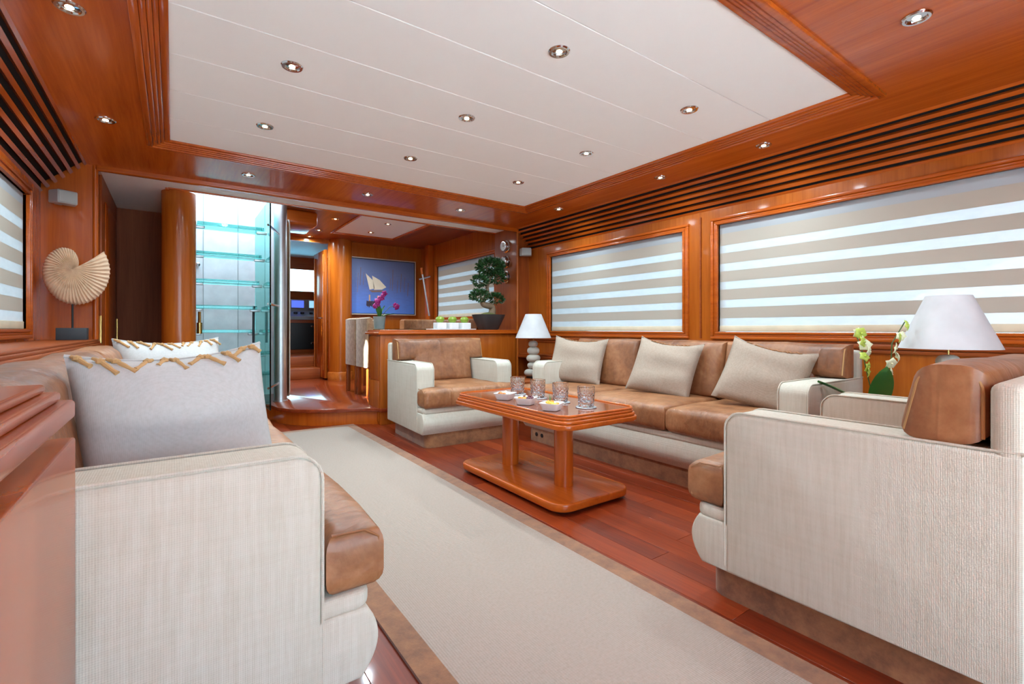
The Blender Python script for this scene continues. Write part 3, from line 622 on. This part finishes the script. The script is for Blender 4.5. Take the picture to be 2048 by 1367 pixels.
lamp('small looking stone lamp with cone shade in the far corner by the sofa', (3.05, 3.90, .414), 1)
lamp('near stone lamp with wide white cone shade behind the foreground armchair', (2.95, .63, .414), 2)
def side_table(x, y, label):
    t = thing('side_table', label, 'table', (x, y, 0)); b = BM(); prism(b, rrect(-.24, .24, -.24, .24, .04), .385, .414, 'z', bev=.006); obj('tabletop', b, 'cherry_dark_y', t)
    b = BM(); prism(b, rrect(-.21, .21, -.21, .21, .03), .0, .386, 'z'); obj('cabinet_body', b, 'cherry_dark_z', t)
side_table(2.96, 3.92, 'low cherry corner table under the far stone lamp'); side_table(2.90, .70, 'low cherry side table under the near lamp and orchid')
b = BM(); box(b, -.05, .05, -.13, .13, 0, .012, bev=.003); o = obj('player_box', b, 'black', None, (3.31, 3.62, .6455)); tag(o, 'flat black box on the wall ledge beside the stone lamp', 'electronics box')

# ------------------------------------------------------------------ plants
def petal_flower(r, rnd, n=5):
    b = BM()
    for k in range(n):
        a = 2*PI*k/n; d = Vector((math.cos(a), math.sin(a), 0)); s = Vector((-math.sin(a), math.cos(a), 0)); w = r*(.55 if k % 2 else .42)
        P = [Vector((0, 0, 0)), d*r*.5+s*w+Vector((0, 0, r*.12)), d*r+Vector((0, 0, -r*.05)), d*r*.5-s*w+Vector((0, 0, r*.12))]; c = d*r*.55+Vector((0, 0, r*.22))
        vs = [b.verts.new(p) for p in P]; cv = b.verts.new(c)
        for i in range(4): b.faces.new((vs[i], vs[(i+1) % 4], cv))
        vb = [b.verts.new(p-Vector((0, 0, r*.05))) for p in P]; b.faces.new(vb[::-1])
        for i in range(4): b.faces.new((vs[(i+1) % 4], vs[i], vb[i], vb[(i+1) % 4]))
    lathe(b, [(0, r*.38), (r*.14, r*.3), (r*.16, r*.08), (0, 0)], 8); return b
def leaf_blade(b, p0, d, L, w, droop, n=8):
    d = Vector(d).normalized(); side = d.cross(Vector((0, 0, 1))); side = side.normalized() if side.length > .01 else Vector((1, 0, 0)); prev = None
    for i in range(n+1):
        f = i/n; c = Vector(p0)+d*L*f+Vector((0, 0, -droop*f*f)); ww = w*(math.sin(PI*min(1, .1+f*.9))**.7)
        up = side.cross(d)*w*.25
        cur = [b.verts.new(c-side*ww+up), b.verts.new(c), b.verts.new(c+side*ww+up), b.verts.new(c+Vector((0, 0, -.004)))]
        if prev:
            for k in range(4): b.faces.new((prev[k], prev[(k+1) % 4], cur[(k+1) % 4], cur[k]))
        prev = cur
def orchid(label, loc, potmat, pmat, scale, stems, leaves, pr, rz=0):
    t = thing('potted_orchid', label, 'plant', loc, rz, 'potted orchids'); rnd = random.Random(3)
    r, h = pr; b = BM(); lathe(b, [(0, 0), (r*.8, 0), (r, h), (r*.92, h), (r*.88, h*.85), (0, h*.85)], 28); obj('pot', b, potmat, t)
    b = BM(); lathe(b, [(0, h*.92), (r*.9, h*.86)], 16); obj('soil', b, 'moss', t)
    for q in leaves: b = BM(); leaf_blade(b, (0, 0, h*.9), q[0], q[1], q[2], q[3]); bmesh.ops.recalc_face_normals(b, faces=b.faces[:]); obj('leaf', b, 'leaf_light', t, angle=70)
    for st in stems:
        pts, fl = st; b = BM(); V = [Vector(p) for p in pts]; sm = []
        for i in range(len(V)-1):
            for k in range(5): sm.append(V[i].lerp(V[i+1], k/5))
        sm.append(V[-1]); tube(b, sm, .003*scale, 6); so = obj('flower_stem', b, 'stem', t)
        for f in fl:
            i = f*(len(V)-1); k = min(int(i), len(V)-2); p = V[k].lerp(V[k+1], i-k)+Vector((rnd.uniform(-.02, .02), rnd.uniform(-.025, .0), rnd.uniform(-.015, .015)))*scale
            m = pmat if not isinstance(pmat, tuple) else rnd.choice(pmat)
            obj('flower', petal_flower((.036 if isinstance(pmat, tuple) else .034)*scale*rnd.uniform(.8, 1.15), rnd), m, so, p, (math.radians(rnd.uniform(60, 110)), rnd.uniform(-.5, .5), rnd.uniform(-.9, .5)), angle=60)
    return t
orchid('cream and green orchid behind the foreground armchair', (2.74, .84, .414), 'pot_grey', ('petal_cream', 'petal_cream', 'petal_green'), .85,
       [([(0, 0, .1), (-.03, .03, .28), (-.05, .05, .42), (-.02, .09, .50)], (.40, .46, .54, .6, .68, .75, .82, .9, .97)), ([(.01, 0, .1), (.03, -.04, .26), (.02, -.05, .44), (.05, -.09, .54)], (.42, .5, .57, .64, .72, .8, .99))],
       [((-.25, -.22, .9), .27, .05, .03), ((-.35, .75, .6), .30, .03, .04), ((-.6, .2, .5), .2, .04, .08), ((.6, .4, .5), .2, .04, .08)], (.06, .12))
orchid('magenta orchid in a grey pot on the glass dining table', (2.05, 5.66, .925), 'pot_grey', 'petal_magenta', 1.1,
       [([(0, 0, .1), (-.03, 0, .2), (-.05, 0, .30), (.04, -.02, .42)], (.6, .66, .72, .78, .84, .9, .95, .99)), ([(0, 0, .1), (.06, -.02, .2), (.12, -.03, .27), (.20, -.06, .28)], (.85, .95, .99))],
       [((-.3, -.1, .9), .2, .035, .02), ((.3, 0, .8), .2, .03, .04), ((.8, .0, .4), .22, .03, .05), ((-.1, -.3, .9), .17, .03, .02)], (.075, .15))
def bonsai(loc):
    t = thing('bonsai_tree', 'bonsai with twisted trunk in a dark bowl on the cherry cabinet', 'plant', loc); rnd = random.Random(11)
    b = BM(); rings = []
    for r, z in ((.10, 0), (.105, .004), (.165, .14), (.175, .172), (.16, .172), (.15, .15)): rings.append([b.verts.new((p[0], p[1]*.8, z)) for p in rrect(-r, r, -r, r, r*.55, 6)])
    n = len(rings[0])
    for A, B in zip(rings, rings[1:]):
        for i in range(n): b.faces.new((A[i], A[(i+1) % n], B[(i+1) % n], B[i]))
    b.faces.new(rings[0][::-1]); bmesh.ops.recalc_face_normals(b, faces=b.faces[:]); obj('bowl', b, 'pot_dark', t)
    b = BM(); lathe(b, [(0, .20), (.06, .19), (.12, .168), (.15, .15)], 20, sy=.8); obj('moss', b, 'moss', t)
    P = [(.04, 0, .17), (.055, 0, .22), (.04, .0, .265), (-.02, -.01, .275), (-.065, 0, .29), (-.07, .01, .33), (-.03, .02, .36), (.0, .02, .42), (-.01, .01, .50), (.02, 0, .57), (.04, 0, .66)]
    V = [Vector(p) for p in P]; sm = []; rr = []
    for i in range(len(V)-1):
        for k in range(4):
            f = k/4; p0, p1, p2, p3 = V[max(i-1, 0)], V[i], V[i+1], V[min(i+2, len(V)-1)]
            sm.append(.5*((2*p1)+(p2-p0)*f+(2*p0-5*p1+4*p2-p3)*f*f+(3*p1-p0-3*p2+p3)*f**3)); rr.append(.036*(1-(i+f)/len(V))**.8+.006+.002*rnd.random())
    b = BM(); tube(b, sm, rr, 10)
    for q in (((-.065, 0, .32), (-.13, -.02, .36)), ((-.02, .02, .38), (.09, 0, .36)), ((-.01, 0, .48), (-.12, 0, .54)), ((.03, 0, .6), (.11, 0, .62)), ((.03, 0, .62), (-.05, .02, .72))): tube(b, [q[0], ((q[0][0]+q[1][0])/2, 0, (q[0][2]+q[1][2])/2+.015), q[1]], [.012, .009, .005], 8)
    obj('trunk', b, 'bark', t)
    b = BM()
    for (cx, cy, cz, rx, ry, rz, cnt) in ((-.12, 0, .385, .105, .10, .062, 330), (.10, 0, .36, .095, .09, .055, 240), (-.11, 0, .555, .095, .09, .058, 260), (.03, 0, .72, .165, .14, .095, 900), (.11, 0, .62, .10, .10, .08, 380)):
        for k in range(cnt):
            d = Vector((rnd.gauss(0, 1), rnd.gauss(0, 1), rnd.gauss(0, 1)+.2)).normalized(); q = rnd.uniform(.55, 1); p = Vector((cx+d.x*rx*q, cy+d.y*ry*q, cz+d.z*rz*q))
            a = (d+Vector((rnd.uniform(-.6, .6), rnd.uniform(-.6, .6), rnd.uniform(-.1, .7)))).normalized(); s = a.cross(Vector((rnd.uniform(-1, 1), rnd.uniform(-1, 1), rnd.uniform(-1, 1)))).normalized(); L = rnd.uniform(.030, .046); w = L*.28; nn = a.cross(s)
            vs = [b.verts.new(p), b.verts.new(p+a*L*.5+s*w), b.verts.new(p+a*L), b.verts.new(p+a*L*.5-s*w), b.verts.new(p+a*L*.5+nn*w*.5), b.verts.new(p+a*L*.5-nn*w*.15)]
            for i in range(4): b.faces.new((vs[i], vs[(i+1) % 4], vs[4])); b.faces.new((vs[(i+1) % 4], vs[i], vs[5]))
    o = obj('foliage', b, 'leaf', t, angle=20); o['kind'] = 'stuff'
# ------------------------------------------------------------------ cabinet with tray, gauges
cab = thing('sideboard', 'cherry room divider cabinet behind the far armchair', 'cabinet', (2.42, 4.43, 0)); cab['label'] = 'cherry divider cabinet carrying the bonsai behind the far armchair'
b = BM(); box(b, -.80, .81, .02, .36, 0, .868, bev=.004); obj('cabinet_body', b, 'honey_z', cab)
b = BM(); box(b, -.83, .81, -.012, .38, .868, .893, bev=.008, seg=3); box(b, -.82, .81, -.002, .372, .893, .904, bev=.004); box(b, -.81, .81, .008, .364, .904, .914, bev=.004); obj('countertop', b, 'cherry_x', cab)
for z0, z1 in ((.03, .42), (.43, .85)): b = BM(); box(b, -.808, -.80, .05, .33, z0, z1, bev=.003); dr = obj('end_panel', b, 'honey_z', cab)
b = BM(); box(b, -.76, .79, .012, .02, .05, .83, bev=.004); obj('front_panel', b, 'honey_z', cab)
bonsai((2.945, 4.60, .9145))
tr_ = tag(obj('serving_tray', box(BM(), -.27, .27, -.07, .07, 0, .010, bev=.004), 'porcelain', None, (2.47, 4.60, .9145)), 'long white tray holding three apple bowls on the cabinet', 'tray')
nm = ('left', 'middle', 'right')
for k, x in enumerate((2.33, 2.48, 2.63)):
    b = BM(); prism(b, rrect(-.058, .058, -.058, .058, .02), 0, .066, 'z', bev=.006); tag(obj('apple_bowl', b, 'porcelain', None, (x, 4.60, .925)), f'square white bowl, {nm[k]} of three on the cabinet tray', 'bowl', 'bowls on the tray')
    t = thing('green_apple', f'green apple in the {nm[k]} white bowl on the tray', 'apple', (x, 4.60, .991), k, 'green apples')
    b = BM(); lathe(b, [(0, 0), (.03, .002), (.045, .022), (.048, .04), (.038, .058), (.018, .066), (.004, .060), (0, .058)], 24); obj('flesh', b, 'apple', t); b = BM(); tube(b, [(0, 0, .056), (.003, 0, .074)], .0018, 6); obj('stem', b, 'bark', t)
for k, z in enumerate((1.90, 1.72, 1.54)):
    t = thing('wall_gauge', ('chrome clock, top of three round gauges on the cherry panel', 'chrome gauge in the middle of three on the cherry panel', 'chrome gauge, lowest of three on the cherry panel')[k], 'gauge', (3.23, 4.65, z), 0, 'round ship gauges'); R = Matrix.Rotation(-PI/2, 4, 'Y')
    b = BM(); lathe(b, [(0, 0), (.074, 0), (.074, .008), (.06, .012), (.058, .045), (.055, .051), (.050, .051), (.048, .044), (0, .044)], 32, M=R); obj('case', b, 'chrome', t)
    b = BM(); lathe(b, [(0, .0475), (.0475, .0475), (.0475, .045), (0, .045)], 32, M=R); d_ = obj('dial', b, 'dial', t)
    b = BM(); box(b, -.0495, -.0478, -.002, .002, 0, .034); box(b, -.0495, -.0478, -.022, 0, -.002, .002); lathe(b, [(0, .0497), (.005, .0497), (.005, .0478), (0, .0478)], 10, M=R); obj('pointer', b, 'black', d_)
# ------------------------------------------------------------------ speakers
def speaker(label, loc, rz, s):
    t = thing('speaker', label, 'speaker', loc, rz, 'small wall speakers')
    b = BM(); box(b, -.02, .02, 0, .012, -.035, .035, bev=.003); tube(b, [(0, .0, 0), (0, -.045, 0)], .012, 10); obj('bracket', b, 'grey_plastic', t)
    b = BM(); prism(b, [(-.07, -.05), (.07, -.05), (.052, -.13), (-.052, -.13)], -.045, .045, 'z', bev=.010, seg=3); q = obj('housing', b, 'grey_plastic', t)
    b = BM(); box(b, -.046, .046, -.134, -.128, -.037, .037, bev=.003); obj('grille', b, 'pot_grey', q)
speaker('grey speaker at the left window corner above the shell', (XL+.09, YB-.012, 1.80), math.radians(28), 1); speaker('small grey speaker at the corner left of the smaller window', (XR-.07, YB-.012, 1.80), math.radians(-28), 1)

# ------------------------------------------------------------------ left side: sideboard, shell, console
sb = thing('low_sideboard', 'long cherry sideboard behind the left sofa carrying the shell', 'sideboard', (-.57, 2.85, 0))
b = BM(); box(b, -.145, .145, -1.5, 1.56, 0, .80); obj('cabinet_body', b, 'cherry_z', sb)
b = BM(); box(b, -.145, .165, -1.52, 1.575, .80, .824, bev=.006); box(b, -.145, .155, -1.51, 1.575, .824, .838, bev=.004); box(b, -.145, .146, -1.50, 1.575, .838, .850, bev=.004); obj('countertop', b, 'cherry_dark_y', sb)
cn = thing('console_cabinet', 'cherry console cabinet with stepped top at the left frame edge', 'cabinet', (-.402, .388, 0))
b = BM(); box(b, -.28, .268, -.9, .70, 0, .738, bev=.004); obj('cabinet_body', b, 'cherry_z', cn)
b = BM(); box(b, -.28, .18, -.9, .66, .738, .77); obj('recess', b, 'cherry_dark_y', cn)
b = BM(); box(b, -.28, .268, -.9, .70, .770, .802, bev=.007, seg=3); box(b, -.28, .252, -.9, .685, .802, .818, bev=.006, seg=3); box(b, -.28, .236, -.9, .67, .818, .832, bev=.006, seg=3); obj('countertop', b, 'cherry_y', cn)
def shell(loc, rz):
    t = thing('shell_sculpture', 'spiral ribbed seashell on a rod with black block base', 'sculpture', loc, rz)
    b = BM(); box(b, -.075, .075, -.045, .045, 0, .078, bev=.002); obj('base_block', b, 'slate', t)
    b = BM(); tube(b, [(.0, 0, .07), (0, 0, .30)], .0055, 8); obj('rod', b, 'black', t)
    K = [(0, 77), (.5, 78), (1, 76), (1.6, 72), (2.1, 69), (3, 63), (3.7, 59), (4.3, 54), (4.8, 49), (5.3, 40), (5.8, 24), (6.2, 14)]
    def rad(a):
        for (a0, r0), (a1, r1) in zip(K, K[1:]):
            if a <= a1: f = (a-a0)/(a1-a0); return r0+(r1-r0)*f
        return 14
    b = BM(); NA, NR = 300, 14; sc = .00325; T = .10; cen = (0.0, .457)
    g = [[], []]
    for side in (0, 1):
        for i in range(NA+1):
            a = 6.2*i/NA; ang = math.radians(27)-a; row = []
            for j in range(NR+1):
                f = j/NR; rb = math.sin(52*a-5*f)  # ribs
                r = rad(a)*sc*f*(1+(.022*max(0, rb) if f > .85 else 0)); prof = (1-f**3)**.55
                sp_ = .12*math.cos(2*PI*(2.2*math.log(max(f, .06))/1.1)-a)*(1-f)
                d = T/2*(prof*(.55+.45*min(1, rad(a)/70))+.30*0)+.006*rb*min(1, f*2.2)*(1 if f < .97 else .3)+T*.35*sp_
                d = max(d, .004)
                row.append(b.verts.new((cen[0]+.74*r*math.cos(ang+.10*f*f), (-1 if side == 0 else 1)*d, cen[1]+r*math.sin(ang+.10*f*f))))
            g[side].append(row)
    for side in (0, 1):
        for i in range(NA):
            for j in range(NR):
                q = (g[side][i][j], g[side][i+1][j], g[side][i+1][j+1], g[side][i][j+1]); b.faces.new(q)
    for i in range(NA): b.faces.new((g[0][i][NR], g[0][i+1][NR], g[1][i+1][NR], g[1][i][NR]))
    for i in (0, NA):
        for j in range(NR): b.faces.new((g[0][i][j], g[0][i][j+1], g[1][i][j+1], g[1][i][j]))
    bmesh.ops.remove_doubles(b, verts=b.verts[:], dist=.0005); bmesh.ops.recalc_face_normals(b, faces=b.faces[:]); obj('shell_body', b, 'shell', t, angle=60)
shell((-.535, 4.22, .8505), 0)

# ------------------------------------------------------------------ glass stairs, post
st = thing('glass_staircase', 'glass tread staircase with teal edges beside a steel post', 'staircase', (.44, 5.3, DF))
for k in range(7):
    z = 1.86-.24*k; y = 5.02+.155*k
    if z < .3: break
    b = BM(); box(b, -.265, .265, 0, .24, -.016, .016, bev=.003, seg=1); tr = obj('tread', b, 'tread_glass', st, (0, y-5.3, z-DF))
    for x in (-.25, .25):
        q = BM(); box(q, x-.045, x+.045, .03, .07, -.042, -.016, bev=.006); obj('bracket', q, 'steel', tr)
b = BM(); box(b, .30, .312, -.35, .62, 0, 1.98); gp = obj('glass_side_panel', b, 'tread_glass', st)
for z in (.2, 1.0, 1.75):
    q = BM(); tube(q, [(.30, -.28, z), (.46, .15, z)], .012, 8); obj('spigot', q, 'chrome', gp)
b = BM(); tube(b, [(.24, .25, .62), (.24, .25, 1.0)], .012, 10); obj('handrail', b, 'slate', st)
b = BM(); lathe(b, [(0, 0), (.022, 0), (.022, .10), (0, .10)], 16, (-.24, -.1, .72)); tube(b, [(-.24, -.1, .78), (-.24, -.1, .92)], .012, 8); obj('lamp_fitting', b, 'brass', st)
b = BM(); lathe(b, [(0, 0), (.07, 0), (.07, .012), (.063, .014), (.063, 2.09), (0, 2.09)], 36); tag(obj('steel_post', b, 'steel', None, (.93, 5.53, DF)), 'brushed steel round post at the edge of the raised floor', 'post')
b = BM(); prism(b, rrect(5.72-5.6, 6.12-5.6, .02, 1.95, .08), 0, .012, 'x'); gs = tag(obj('glass_screen', b, 'clear_glass', None, (1.03, 5.5, DF+.01)), 'clear rounded glass screen behind the steel post', 'glass screen')
b = BM(); tube(b, [(.006, p[0], p[1]) for p in rrect(.12, .52, .02, 1.95, .08)], .007, 6, closed=True); obj('edge_strip', b, 'frame_pale', gs)
b = BM(); lathe(b, [(0, 0), (.02, 0), (.024, .02), (0, .04)], 12, M=Matrix.Rotation(-PI/2, 4, 'Y')); tube(b, [(0, 0, 0), (-.05, 0, -.02), (-.09, 0, .01)], .008, 8); tag(obj('wall_hook', b, 'chrome', None, (.22, 6.19, 1.62), (0, 0, PI/2)), 'small chrome hook on the white wall behind the stairs', 'hook')

# ------------------------------------------------------------------ dining area
def dchair(label, loc, rz):
    t = thing('dining_chair', label, 'chair', loc, rz, 'suede dining chairs')          # front +x
    for x, y in ((.03, -.17), (.03, .17), (.32, -.17), (.32, .17)): b = BM(); box(b, x-.022, x+.022, y-.022, y+.022, 0, .34, bev=.004); obj('leg', b, 'cherry_dark_z', t)
    b = BM(); box(b, .03, .36, -.197, .197, .335, .46, bev=.03, seg=3); obj('seat', b, 'leather', t)
    b = BM(); prism(b, [(0.0, .33), (.085, .33), (.07, .88), (.04, .895), (.0, .88)], -.20, .20, 'y', bev=.02, seg=3); xf(b.verts, Matrix.Identity(4)); obj('backrest', b, 'suede_pale', t)
    return t
dchair('mottled suede dining chair nearest the steps', (1.75, 5.42, DF), 0); dchair('mottled suede dining chair farther along the glass table', (1.75, 5.84, DF), 0); dchair('tan dining chair at the far head of the glass table', (2.30, 6.75, DF), -PI/2)
tt = thing('dining_table', 'glass topped dining table with chrome legs', 'table', (2.30, 5.62, DF)); b = BM(); prism(b, rrect(-.38, .38, -.45, .45, .05), .748, .762, 'z', bev=.003, seg=1); obj('glass_top', b, 'tread_glass', tt)
for x, y in ((-.15, -.28), (.15, -.28), (-.15, .27), (.15, .27)): b = BM(); tube(b, [(x, y, 0), (x, y, .747)], .02, 14); lathe(b, [(0, 0), (.045, 0), (.045, .012), (0, .014)], 16, (x, y, 0)); obj('leg', b, 'chrome', tt)
be = thing('curved_bench', 'curved tan suede bench in the dining corner', 'bench', (2.71, 5.70, DF))
def arc(r0, r1, a0, a1, n=18): return [(r1*math.cos(a0+(a1-a0)*i/n), r1*math.sin(a0+(a1-a0)*i/n)) for i in range(n+1)]+[(r0*math.cos(a1+(a0-a1)*i/n), r0*math.sin(a1+(a0-a1)*i/n)) for i in range(n+1)]
b = BM(); prism(b, arc(.55, .66, -.3, 1.75), .30, .90, 'z', bev=.03, seg=3); obj('backrest', b, 'leather', be)
b = BM(); prism(b, arc(.28, .56, -.3, 1.75), .30, .44, 'z', bev=.03, seg=3); obj('seat', b, 'leather', be)
b = BM(); prism(b, arc(.34, .62, -.25, 1.7), 0, .31, 'z'); obj('base', b, 'cherry_dark_z', be)
pa = thing('framed_painting', 'blue night painting of sailing boats on the dining bulkhead', 'painting', (2.72, 7.365, 1.59))
b = BM(); box(b, -.535, .535, 0, .02, -.43, .43); obj('canvas', b, 'painting', pa)
b = BM()
for q in ((-.56, .56, .43, .445), (-.56, .56, -.445, -.43), (-.56, -.545, -.43, .43), (.545, .56, -.43, .43)): box(b, q[0], q[1], -.018, .03, q[2], q[3], bev=.003)
obj('frame', b, 'frame_pale', pa)
b = BM()
for q in ((-.545, .545, .42, .43), (-.545, .545, -.43, -.42), (-.545, -.535, -.43, .43), (.535, .545, -.43, .43)): box(b, q[0], q[1], -.008, .02, q[2], q[3])
obj('inner_frame', b, 'black', pa)
for pts, m in (([(-.27, .20), (-.16, .10), (-.13, -.03), (-.21, -.05)], 'sail'), ([(-.17, .17), (-.05, .11), (.06, .0), (-.01, -.04), (-.14, -.05)], 'sail')): b = BM(); prism(b, pts, -.0015, .001, 'y'); obj('painted_sail', b, m, pa)
b = BM(); prism(b, [(-.22, -.06), (.02, -.05), (-.02, -.08), (-.17, -.09)], -.001, .001, 'y'); obj('painted_hull', b, 'sail_dark', pa)
for (x, z, w, h) in ((-.36, .15, .004, .28), (-.40, .05, .003, .3), (-.31, .12, .003, .2), (.16, .12, .004, .34), (.12, .05, .003, .2), (.30, .08, .004, .3), (.36, .05, .003, .24), (.42, -.02, .004, .22), (.24, .02, .003, .2)):
    b = BM(); prism(b, [(x-w, z-h/2), (x+w, z-h/2), (x+w+.012, z+h/2), (x-w+.012, z+h/2)], -.001, .001, 'y'); obj('painted_mast', b, 'sail_dark', pa)
b = BM()
for k in range(7): x = -.25+.02*k; prism(b, [(x-.012, -.30-.02*(k % 3)), (x+.008, -.31), (x+.012, -.23), (x-.006, -.22-.01*(k % 2))], -.001, .001, 'y')
obj('painted_figures', b, 'paint_brown', pa)
for x, z in ((-.21, -.18), (-.08, -.19)): b = BM(); prism(b, [(x-.012, z-.05), (x+.012, z-.05), (x+.01, z+.05), (x-.01, z+.05)], -.001, .001, 'y'); obj('painted_reflection', b, 'paint_glint', pa)
oar = thing('boat_hook', 'steel boat hook with wooden grips leaning in the dining corner', 'pole', (3.25, 6.86, 1.05))
b = BM(); tube(b, [(.05, 0, .0), (-.09, 0, .80)], .014, 10); obj('pole', b, 'steel', oar)
for f in (.0, .93): b = BM(); tube(b, [(.05-.14*f, 0, .80*f-.02), (.05-.14*(f+.1), 0, .80*(f+.1))], .02, 10); obj('grip', b, 'cherry_y', oar)
b = BM(); tube(b, [(-.13, 0, .645), (.05, 0, .70)], .012, 8); obj('cross_bar', b, 'steel', oar)
# helm
h = thing('helm_console', 'wheelhouse helm console with instruments seen down the corridor', 'helm console', (2.1, 9.6, .48))
b = BM(); box(b, -.7, .58, 0, .9, 0, .62, bev=.006); obj('console_body', b, 'cherry_dark_x', h)
b = BM(); prism(b, [(-.02, .62), (-.02, .68), (.35, .80), (.35, 1.02), (.9, 1.02), (.9, .62)], -.7, .58, 'x'); obj('dashboard', b, 'console_grey', h)
for x, m in ((-.13, 'screen_blue'), (.19, 'screen_teal')):
    b = BM(); box(b, x-.13, x+.13, .31, .35, .84, 1.01, bev=.004); s_ = obj('screen_bezel', b, 'pot_grey', h); b = BM(); box(b, x-.11, x+.11, .303, .311, .86, .995); obj('screen', b, m, s_)
for x in (-.2, -.08, .08, .2, .3): b = BM(); lathe(b, [(0, 0), (.035, 0), (.035, .03), (0, .03)], 14, (x, .15, .735)); obj('dash_gauge', b, 'black', h)
b = BM(); box(b, -.42, .10, -.012, 0, .06, .56, bev=.02, seg=3); cdr = obj('cabinet_door', b, 'black', h)
for z in (.16, .48): b = BM(); box(b, .04, .08, -.02, -.01, z, z+.03, bev=.003); obj('hinge', b, 'chrome', cdr)
wh = thing('steering_wheel', 'chrome rimmed steering wheel at the helm', 'steering wheel', (2.44, 9.46, 1.05)); b = BM(); tube(b, [(.2*math.cos(2*PI*k/28), -.03*math.sin(2*PI*k/28)*0, .2*math.sin(2*PI*k/28)) for k in range(28)], .013, 8, closed=True); obj('rim', b, 'chrome', wh)
b = BM()
for k in range(5): tube(b, [(0, 0, 0), (.195*math.cos(2*PI*k/5), 0, .195*math.sin(2*PI*k/5))], .008, 6)
tube(b, [(0, 0, 0), (0, .1, 0)], .02, 10); obj('spokes', b, 'chrome', wh)
b = BM(); box(b, -.03, .03, -.006, .002, -.05, .05, bev=.004); tag(obj('switch_plate', b, 'chrome', None, (1.98, 7.352, 1.14)), 'small chrome switch plate on the door jamb by the pillar', 'switch')
bpy.context.view_layer.update()
